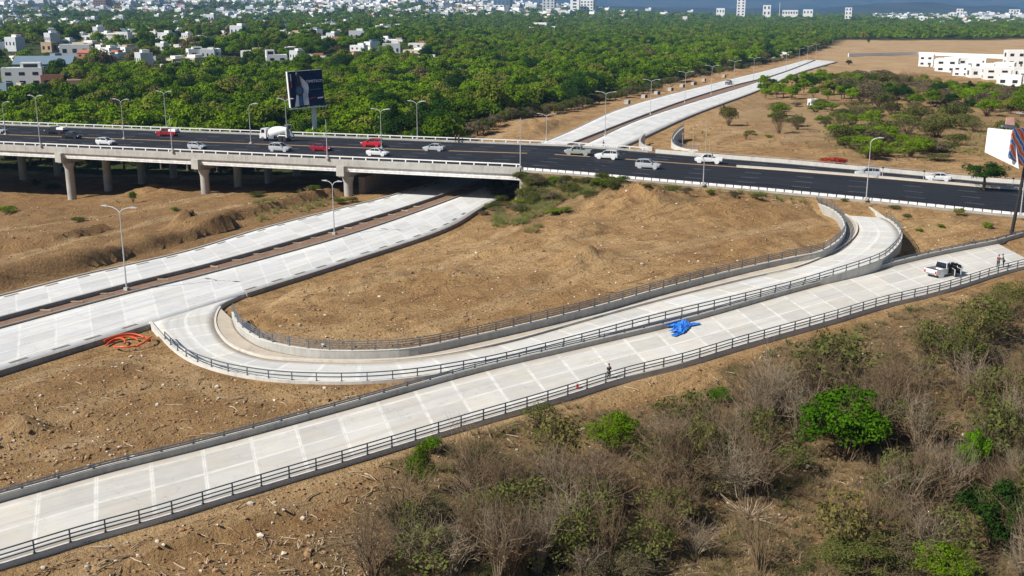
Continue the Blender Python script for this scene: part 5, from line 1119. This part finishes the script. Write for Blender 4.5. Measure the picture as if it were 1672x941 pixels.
for u in np.arange(1246, 1690, 8.5):
    for row in range(3):
        v = np.interp(u, [1240, 1300, 1400, 1500, 1600, 1690], [146, 152, 160, 166, 175, 184]) + random.uniform(-5, 7) - row * 11 + 3 + max(0, 1310 - u) * .12; green = u < 1400 - row * 20 or random.random() < (.6, .45, .5)[row]
        if u < 1312 and row > 1: continue
        if random.random() < .12: continue
        uu = u; uu = u + random.uniform(-5, 5)
        if green: tree('scrub_tree', 'green bushy tree in the scrub belt before the white estate', 'tree', ray(uu, v)[:2], random.uniform(2.2, 3.8), random.choice(WOODC[:4] + DK), TRK[0], 'trees of the scrub belt', th=.6)
        else: bush(uu, v, random.uniform(28, 44), random.uniform(18, 27), random.choice(['green', 'brush', 'brush', 'bare', 'olive']), 'grey leafless bush in the scrub belt before the white estate', 'bare bushes of the scrub belt')
for u, v, wp, hp, k, lb in [(1189,207,30,36,'olive','small vase shaped tree alone on bare earth beyond the highway'),(1272,218,34,44,'loose','thin crowned tree left of a grey bush beyond the highway'),(1302,213,26,26,'loose','grey thin bush right of the thin crowned tree'),(1372,240,42,36,'olive','olive bush at the end of the big bush bank'),(1425,215,32,36,'green','green bush above the big bush bank'),(1446,236,52,32,'green','broad green bush in the middle of the big bush bank'),
    (1480,222,52,36,'loose','pale bush behind the big bush bank'),(1530,226,60,40,'olive','tall olive bush closing the big bush bank'),(1500,245,50,24,'green','low green bush at the foot of the big bush bank'),(1405,250,36,18,'olive','low olive bush under the big bush bank'),(1448,256,44,16,'green','low spreading green bush nearest the highway in the bush bank'),(1560,238,40,22,'olive','olive bush past the big bush bank'),(1380,196,34,20,'olive','olive bush near the small white hut'),(1340,180,26,16,'green','green bush beside the small white hut'),
    (1590,216,40,20,'loose','pale scrubby bush on bare earth left of the white billboard'),(1530,262,46,12,'olive','flat dry bush on the verge before the white sedan'),(1640,225,40,30,'olive','bush half behind the white billboard'),(1610,190,40,28,'green','dark green bush under the scrub belt'),(1455,190,34,24,'olive','olive bush under the grey scrub belt'),(1270,190,40,22,'green','green bush under the belt of trees'),(1224,220,18,8,'green','tiny green plant on the bare slope beyond the highway'),(1218,228,10,14,'loose','thin upright sapling on the bare slope'),(1386,107,10,8,'dark','round dark bush on the bare plain'),(1418,70,5,5,'dark','tiny dark bush far on the bare plain'),(1255,226,14,7,'green','low green tuft on the bare slope past the sapling'),
    (1372,275,22,10,'olive','dusty weed clump by the pipe railing')]: bush(u, v, wp, hp, k, lb)
g = np.random.default_rng(5); k = 0
while k < 46:
    u, v = g.uniform(1330, 1590), g.uniform(178, 266)
    if not in_poly(np.array([u]), np.array([v]), [(1340,178),(1480,172),(1590,200),(1600,235),(1560,250),(1490,268),(1370,262),(1350,225)])[0]: continue
    bush(u, v, g.uniform(26, 54), g.uniform(14, 32), g.choice(['olive', 'green', 'loose', 'brush'], p=[.34, .42, .16, .08]), 'dusty bush crowding the bush bank beyond the highway', 'bushes of the bank beyond the highway', 'bank_bush', 'bush'); k += 1
for k in range(26):
    bush(random.uniform(1250, 1660), random.uniform(168, 214), random.uniform(14, 34), random.uniform(7, 18), random.choice(['olive', 'olive', 'brush', 'green']), 'small dry bush strewn over the stony field beyond the highway', 'small bushes of the stony field', 'low_bush', 'bush')
rdl = leaf_mat('red bracts', (.20, .012, .006), (.50, .05, .03), .2); q = crown_mesh('crown', rdl, 390, clumps=22, quads=40, leaf=.1, flat=.6)
o = bush(1364, 271, 50, 15, 'olive', 'red flowering bush sprawling beside the highway'); [c_ for c_ in KIDS[o.name] if c_.name.startswith('crown')][0].data = q
q = on_hwy(1606, 312); tree('round_tree', 'round dense green tree in the highway median beside the black billboard pole', 'tree', (q[0], q[1]), 4.3, DK[0], TRK[1], z=q[2], squash=.55, th=.5)
# ------------------------------------------------------------------ bushes of the embankment and the site
for i, (u, v, wp, hp, k) in enumerate([(858,293,26,12,'olive'),(872,294,24,11,'brush'),(840,302,22,12,'olive'),(855,300,34,16,'olive'),(880,306,30,14,'brush'),(905,303,28,14,'green'),(930,312,34,16,'olive'),(985,306,40,16,'green'),(962,322,30,12,'olive'),(845,318,26,14,'brush'),(820,332,24,14,'olive'),(870,330,30,14,'olive'),(900,330,34,15,'brush'),(925,348,20,10,'green'),(908,352,12,8,'dark'),(845,345,28,12,'brush'),(1010,302,20,8,'olive'),(1055,306,16,7,'olive'),(1095,312,34,9,'olive'),(1120,316,26,8,'brush'),(1160,318,16,9,'green'),(1200,322,30,8,'brush'),(1235,324,22,7,'olive'),(940,300,20,10,'olive'),(808,346,16,10,'green'),(790,352,18,8,'brush')]):
    bush(u, v, wp, hp, k, 'scrubby bush on the embankment slope by the bridge end' if u < 1030 else 'low dry bush along the foot of the highway wall', 'embankment bushes' if u < 1030 else 'bushes below the highway wall', 'low_bush', 'bush')
for u, v, wp, hp, k, lb in [(218,332,14,20,'green','young palm like shrub in front of the second bridge pier'),(12,350,34,14,'green','green bush on the earth at the edge under the bridge'),(60,305,16,12,'dark','dark bush under the first bridge span'),(88,312,22,12,'dark','dark bush left of the first pier'),(420,322,30,10,'olive','weeds on the heap by the lower road bank'),(515,325,22,10,'green','green weeds before the third pier'),(556,334,26,12,'green','weeds at the foot of the third pier'),(575,332,20,10,'olive','dry weeds beside the third pier'),(130,362,26,8,'olive','low weeds on churned earth'),(285,345,16,6,'green','small weeds on the track'),
    (140,888,16,8,'green','green tuft at the foot of the near railing, nearest the camera'),(265,852,14,7,'green','green tuft under the near railing, in the middle of three'),(303,838,18,8,'green','green tuft pair under the near railing, furthest along'),(1500,378,12,6,'green','weed on bare earth inside the bend'),(1565,352,18,14,'green','spiky weed below the highway wall past the ramp'),(1535,372,12,7,'green','small weed on the bare triangle'),(1612,375,18,12,'green','weed clump near the black billboard pole'),(1480,356,14,7,'olive','weed by the end of the loop ramp'),(1460,342,20,6,'olive','dry weeds under the highway wall by the leaning lamp'),(1380,330,14,6,'green','weed between the two ramp walls')]: bush(u, v, wp, hp, k, lb, 'weeds on the site', 'weed', 'weed')
# ------------------------------------------------------------------ foreground thicket
for u, v, wp, hp, k, lb in [(1380,752,150,128,'fresh','bright green leafy tree standing out of the bare thicket'),(1618,894,112,116,'dark','dark green round shrub low in the thicket'),(1178,662,44,32,'fresh','round bright bush on the bank below the near ramp'),(690,810,56,100,'ngreen','tall thin green tree with a long shadow by the ramp bank'),(706,740,36,30,'fresh','leafy top of a small tree beside the thin one'),(1000,740,110,72,'ngreen','broad green bush in the near thicket'),(885,700,70,46,'loose','airy olive bush at the edge of the thicket'),(680,915,70,54,'ngreen','green bush at the bottom of the thicket'),
    (1400,950,140,80,'nolive','wide green bush at the lower edge, left of the pale boulder'),(1540,960,130,84,'ngreen','wide green bush at the lower edge, right of the pale boulder'),(1370,640,150,100,'loose','large loose olive bush on the bank by the near ramp'),(1582,802,58,112,'fresh','slender bright tree above the dark green shrub'),(1010,930,70,46,'ngreen','small green bush at the lower edge in the middle'),(1600,560,120,80,'loose','olive thicket bush under the pair of people'),(1650,520,90,60,'nolive','dense olive bush at the end of the near ramp bank'),(1090,690,70,40,'loose','low airy bush under the middle of the near ramp'),
    (890,720,40,22,'ngreen','low green bush in the shade of the thin tree'),(1505,640,50,60,'greybare','bare grey sapling clump on the open bank'),(1470,600,30,26,'nolive','small olive bush on the open bank')]: bush(u, v, wp, hp, k, lb)
g = np.random.default_rng(12); k = 0
poly = [(660,850),(760,800),(880,760),(1100,735),(1290,650),(1350,610),(1530,560),(1600,540),(1690,520),(1720,960),(570,960)]
while k < 265:
    u, v = g.uniform(540, 1700), g.uniform(480, 955)
    if not in_poly(np.array([u]), np.array([v]), poly)[0]: continue
    if vnoise(np.array([u * .012]), np.array([v * .016]), 60)[0] < .30: continue
    if 1130 < u < 1440 and v > 825 and g.random() < .9: continue
    if 1430 < u < 1560 and 520 < v < 690 and g.random() < .7: continue
    if any(abs(u - a) < b * .62 and -14 < v - c < 80 for a, c, b in ((1380, 748, 150), (1612, 888, 92), (1585, 800, 50), (1178, 662, 44), (690, 800, 60), (1000, 740, 100))): continue
    s_ = np.interp(v, [480, 950], [.75, 1.25]); kind = g.choice(['greybare', 'bare', 'bare', 'loose', 'ngrey'], p=[.2, .22, .2, .28, .1]); wp, hp = g.uniform(48, 104) * s_, g.uniform(50, 112) * s_
    if kind == 'ngrey': hp *= .6
    bush(u, v, wp, hp, kind, {'greybare': 'grey leafless shrub in the thicket below the near ramp', 'bare': 'brown leafless shrub in the thicket below the near ramp', 'loose': 'sparse olive leaved shrub in the thicket below the near ramp', 'ngrey': 'matted grey brush in the thicket below the near ramp'}[kind], 'shrubs of the thicket below the near ramp', 'thicket_shrub'); k += 1
# ------------------------------------------------------------------ stones, clods, sticks and dry grass
def rock(name, seed, mat):
    g = np.random.default_rng(seed); bm = bmesh.new(); bmesh.ops.create_icosphere(bm, subdivisions=1, radius=.5)
    for q in bm.verts: q.co *= g.uniform(.65, 1.15); q.co.z *= .7
    me = bpy.data.meshes.new(name); bm.to_mesh(me); bm.free(); me.materials.append(mat); return me
M_clod = plain('earth clod', (.30, .18, .085), .95, 0, .3); M_stone = plain('pale stone', (.58, .50, .40), .9, 0, .2)
RK = [rock('clod', 1, M_clod), rock('clod', 2, M_clod), rock('stone', 3, M_stone), rock('stone', 4, M_stone)]
stick = MB().tube([(-.5, 0, 0), (-.1, .04, .03), (.5, -.05, 0)], [.03, .028, .012], 5).mesh('stick', M_twigp); stick2 = MB().tube([(-.5, 0, 0), (0, .12, .05), (.5, 0, .02)], [.035, .03, .012], 5).mesh('stick', M_twig)
def off_road(P, m=.4):
    k = np.ones(len(P), bool)
    for C, hw, *_ in RIB: k &= np.min(np.hypot(P[:, 0, None] - C[None, ::2, 0], P[:, 1, None] - C[None, ::2, 1]) - hw[None, ::2], 1) > m
    s_ = (P - HP0) @ HN; k &= ~((s_ > -3) & (s_ < HW + 3)); return P[k]
def dirt_pts(n, poly, seed, zc=0.):
    g = np.random.default_rng(seed); lo, hi = np.min(poly, 0), np.max(poly, 0); u, v = g.uniform(lo[0], hi[0], n), g.uniform(lo[1], hi[1], n); m = in_poly(u, v, poly); P = np.array([at(a, b, zc)[:2] for a, b in zip(u[m], v[m])]); return off_road(P)
ISL = [(380,500),(560,430),(800,330),(1000,305),(1340,330),(1370,400),(900,500),(560,590),(400,560)]; LEFT = [(-20,320),(560,330),(540,350),(-20,480)]; LOW = [(-20,600),(250,530),(330,600),(740,640),(-20,810)]; FOR = [(-20,950),(120,890),(1700,440),(1720,960)]; RGT = [(1440,345),(1660,360),(1640,395),(1480,430)]; FAR = [(1110,190),(1672,190),(1672,300),(1100,245)]
P = np.concatenate([dirt_pts(5200, ISL, 1, 1.5), dirt_pts(2600, LEFT, 2, -2), dirt_pts(4200, LOW, 3), dirt_pts(9000, FOR, 4, -.5), dirt_pts(700, RGT, 5, 2), dirt_pts(900, FAR, 6, 1)]); z = ground_z(P[:, 0], P[:, 1])
s_ = .10 + .16 * rng.random(len(P)) ** 2 + .3 * rng.random(len(P)) ** 14; scatter('rubble', np.c_[P, z + s_ * .1], rng.uniform(0, 6.28, len(P)), s_ * 1.3, rng.choice(4, len(P), p=[.45, .43, .06, .06]), RK, 'earth clods and pale stones strewn over the churned ground')
P = np.concatenate([dirt_pts(500, ISL, 11, 1.5), dirt_pts(500, LOW, 13), dirt_pts(2600, FOR, 14, -.5)]); m = (rng.random(len(P)) < .75); P = P[m]; z = ground_z(P[:, 0], P[:, 1])
scatter('dead_sticks', np.c_[P, z + .05], rng.uniform(0, 6.28, len(P)), rng.uniform(.4, 1.7, len(P)), rng.integers(0, 2, len(P)), [stick, stick2], 'dead sticks lying on the cleared ground', rng.normal(0, .25, len(P)))
tuft = [twig_mesh('dry_tuft', 500 + k, stems=22, spread=.8, branch=1, r=.016, seg=2, mat=plain('dry grass', (.30, .22, .11), .9, 0, .3, 3.)) for k in range(2)] + [twig_mesh('green_tuft', 510, stems=22, spread=.8, branch=1, r=.02, seg=2, mat=plain('green weeds', (.10, .13, .025), .9, 0, .3, 3.))]
P = np.concatenate([dirt_pts(6500, [(600,960),(640,790),(760,700),(880,680),(1100,670),(1290,580),(1530,500),(1690,460),(1720,960)], 21, -.8), dirt_pts(260, [(790,350),(850,285),(1020,295),(1340,325),(1340,332),(930,345)], 22, 3.5), dirt_pts(420, FAR, 23, 1)]); z = ground_z(P[:, 0], P[:, 1])
scatter('dry_grass', np.c_[P, z - .03], rng.uniform(0, 6.28, len(P)), rng.uniform(.35, 1.0, len(P)), rng.choice(3, len(P), p=[.45, .4, .15]), tuft, 'dry grass and weeds under the thicket')
for k in range(46):
    u = random.uniform(795, 1015); v = random.uniform(296, 352) if u < 930 else random.uniform(296, 322)
    if v > 352 - (u - 800) * .0 and u > 930: continue
    bush(u, v, random.uniform(14, 34), random.uniform(8, 17), random.choice(['olive', 'olive', 'brush', 'green', 'loose']), 'scrubby bush on the embankment slope by the bridge end', 'embankment bushes', 'low_bush', 'bush')
stump = MB().tube([(0, 0, -.1), (.05, 0, .3), (.14, .05, .62)], [.09, .07, .05], 5).tube([(0, 0, 0), (-.18, .1, .34)], [.06, .03], 5).mesh('cut_stem', M_twigp)
stump2 = stump.copy(); stump2.name = 'dark_cut_stem'; stump2.materials[0] = M_twig
P = np.concatenate([dirt_pts(520, [(320,910),(470,850),(600,790),(700,770),(760,800),(600,960),(380,960)], 31, -.9), dirt_pts(200, [(1215,570),(1260,540),(1340,515),(1330,600),(1240,620)], 32, 0), dirt_pts(260, [(1130,850),(1420,830),(1440,960),(1150,960)], 33, -1.5)]); z = ground_z(P[:, 0], P[:, 1])
scatter('cut_stems', np.c_[P, z], rng.uniform(0, 6.28, len(P)), rng.uniform(.25, .75, len(P)), rng.integers(0, 2, len(P)), [stump, stump2], 'cut woody stems and roots left in the cleared ground', rng.normal(0, .5, len(P)))
ytuft = [twig_mesh('grass_tuft', 520 + k, stems=26, spread=.9, branch=1, r=.018, seg=2, mat=m) for k, m in enumerate((plain('yellow green grass', (.24, .24, .06), .9, 0, .3, 3.), plain('straw grass', (.36, .29, .12), .9, 0, .3, 3.), plain('green grass', (.11, .19, .03), .9, 0, .3, 3.)))]
P = np.concatenate([dirt_pts(3200, [(800,352),(842,284),(1020,294),(1020,318),(930,352),(870,372)], 41, 3.6), dirt_pts(500, [(1020,296),(1340,324),(1340,332),(1020,316)], 42, 3.8), dirt_pts(1300, [(1330,178),(1480,165),(1670,190),(1640,262),(1360,268)], 43, 1.), dirt_pts(300, [(400,330),(530,318),(545,345),(420,365)], 44, -1.), dirt_pts(200, [(180,300),(310,295),(310,330),(180,335)], 45, -3.5)]); z = ground_z(P[:, 0], P[:, 1])
m = vnoise(P[:, 0] * .22, P[:, 1] * .22, 90) > .38; P, z = P[m], z[m]
scatter('grass', np.c_[P, z - .03], rng.uniform(0, 6.28, len(P)), rng.uniform(.45, 1.1, len(P)), rng.choice(3, len(P), p=[.42, .33, .25]), ytuft, 'yellow green grass on the embankment and the dry field')
# ------------------------------------------------------------------ hills
def hills(name, xs, ys, fn, mat):
    X, Y = np.meshgrid(xs, ys); X, Y = X.ravel(), Y.ravel(); i = np.arange(len(X)).reshape(len(ys), len(xs)); Fq = np.stack([i[:-1, :-1], i[:-1, 1:], i[1:, 1:], i[1:, :-1]], -1).reshape(-1, 4)
    o = bpy.data.objects.new(name, np_mesh(name, np.c_[X, Y, fn(X, Y)], Fq, mat)); COL.objects.link(o); o.data.polygons.foreach_set('use_smooth', np.ones(len(Fq), bool)); tag(o, kind='structure')
M_hill = NT('wooded hills'); M_hill = M_hill.pbr(M_hill.mix(M_hill.mr(M_hill.noise(M_hill.pos(), .003, 5), .4, .6), (.016, .026, .014), (.05, .05, .03)), .95, spec=0.)
xs = np.linspace(-9500, 9500, 150)
def h_near(X, Y):
    u = 836 + F * X / Y; top = np.interp(u, [-900, 0, 250, 500, 700, 850, 950, 1060, 1180, 1310, 1360, 1420, 1500, 1545, 1610, 1660, 2600], [-12, -9, -6, -3, 1, 6, 10, 12, 15, 15, 11, 5.5, 3.5, 12, 11, 17, 10])
    hh = CZ + (20.4 - top) / F * 8600 + (fbm(X * .0022, Y * .002, 4, 50) - .47) * 40; return hh * np.clip(1 - ((Y - 8600) / 1700) ** 2, 0, 1) ** 1.3 + (Y - 6900) * 0 - 2
hills('hills', xs, np.linspace(6900, 10300, 34), h_near, M_hill)
def h_far(X, Y):
    u = 836 + F * X / Y; top = np.interp(u, [-900, 700, 1000, 1250, 1330, 1395, 1420, 1480, 2600], [-25, -25, -12, -4, -6, -1, 2.5, -5, -12])
    hh = CZ + (20.4 - top) / F * 13000 + (fbm(X * .0015, Y * .0015, 4, 51) - .47) * 50; return hh * np.clip(1 - ((Y - 13000) / 1900) ** 2, 0, 1) ** 1.2 - 2
hills('hills', np.linspace(-13000, 13000, 150), np.linspace(11200, 14400, 24), h_far, M_hill)
# ------------------------------------------------------------------ light, sky, air
SUN_EL = 42.; SUN_DIR = np.array([-.89, -.456])       # towards the sun
az = math.atan2(SUN_DIR[1], SUN_DIR[0])
s = bpy.data.lights.new('sun', 'SUN'); so = bpy.data.objects.new('sun', s); COL.objects.link(so)
s.energy = 5.; s.angle = R(.5); s.color = (1., .95, .87)
sv = Vector((SUN_DIR[0] * math.cos(R(SUN_EL)), SUN_DIR[1] * math.cos(R(SUN_EL)), math.sin(R(SUN_EL))))
so.rotation_euler = (-sv).to_track_quat('-Z', 'Y').to_euler(); so.location = sv * 200
w = bpy.data.worlds.new('World'); sc.world = w; w.use_nodes = True; nt = w.node_tree; nt.nodes.clear()
sky = nt.nodes.new('ShaderNodeTexSky'); sky.sky_type = 'NISHITA'; sky.sun_disc = False; sky.sun_elevation = R(SUN_EL)
sky.sun_rotation = math.atan2(SUN_DIR[0], SUN_DIR[1]); sky.altitude = 300; sky.air_density = 1.; sky.dust_density = .3; sky.ozone_density = 2.
bg = nt.nodes.new('ShaderNodeBackground'); bg.inputs[1].default_value = .05; wo = nt.nodes.new('ShaderNodeOutputWorld')
nt.links.new(sky.outputs[0], bg.inputs[0]); nt.links.new(bg.outputs[0], wo.inputs[0])
def haze():
    m = bpy.data.materials.new('air'); m.use_nodes = True; t = m.node_tree; t.nodes.clear(); o = t.nodes.new('ShaderNodeOutputMaterial')
    v = t.nodes.new('ShaderNodeVolumePrincipled'); v.inputs['Color'].default_value = (.30, .56, 1., 1); v.inputs['Density'].default_value = 6.5e-5; v.inputs['Anisotropy'].default_value = .1
    t.links.new(v.outputs[0], o.inputs['Volume'])
    ob = MB().box((0, 7300, 215), (31000, 16200, 500)).build('haze', m); tag(ob, kind='stuff')
if HAZE: haze()
vs = sc.view_settings; sc.display_settings.display_device = 'sRGB'; vs.view_transform = 'Standard'; vs.look = 'None'; vs.exposure = .45; vs.gamma = 1; vs.use_curve_mapping = False
cy = sc.cycles; cy.use_denoising = True; cy.max_bounces = 6; cy.diffuse_bounces = 3; cy.glossy_bounces = 2; cy.transmission_bounces = 2; cy.volume_bounces = 1; cy.transparent_max_bounces = 4
cy.caustics_reflective = False; cy.caustics_refractive = False; cy.sample_clamp_indirect = 6; cy.use_adaptive_sampling = False
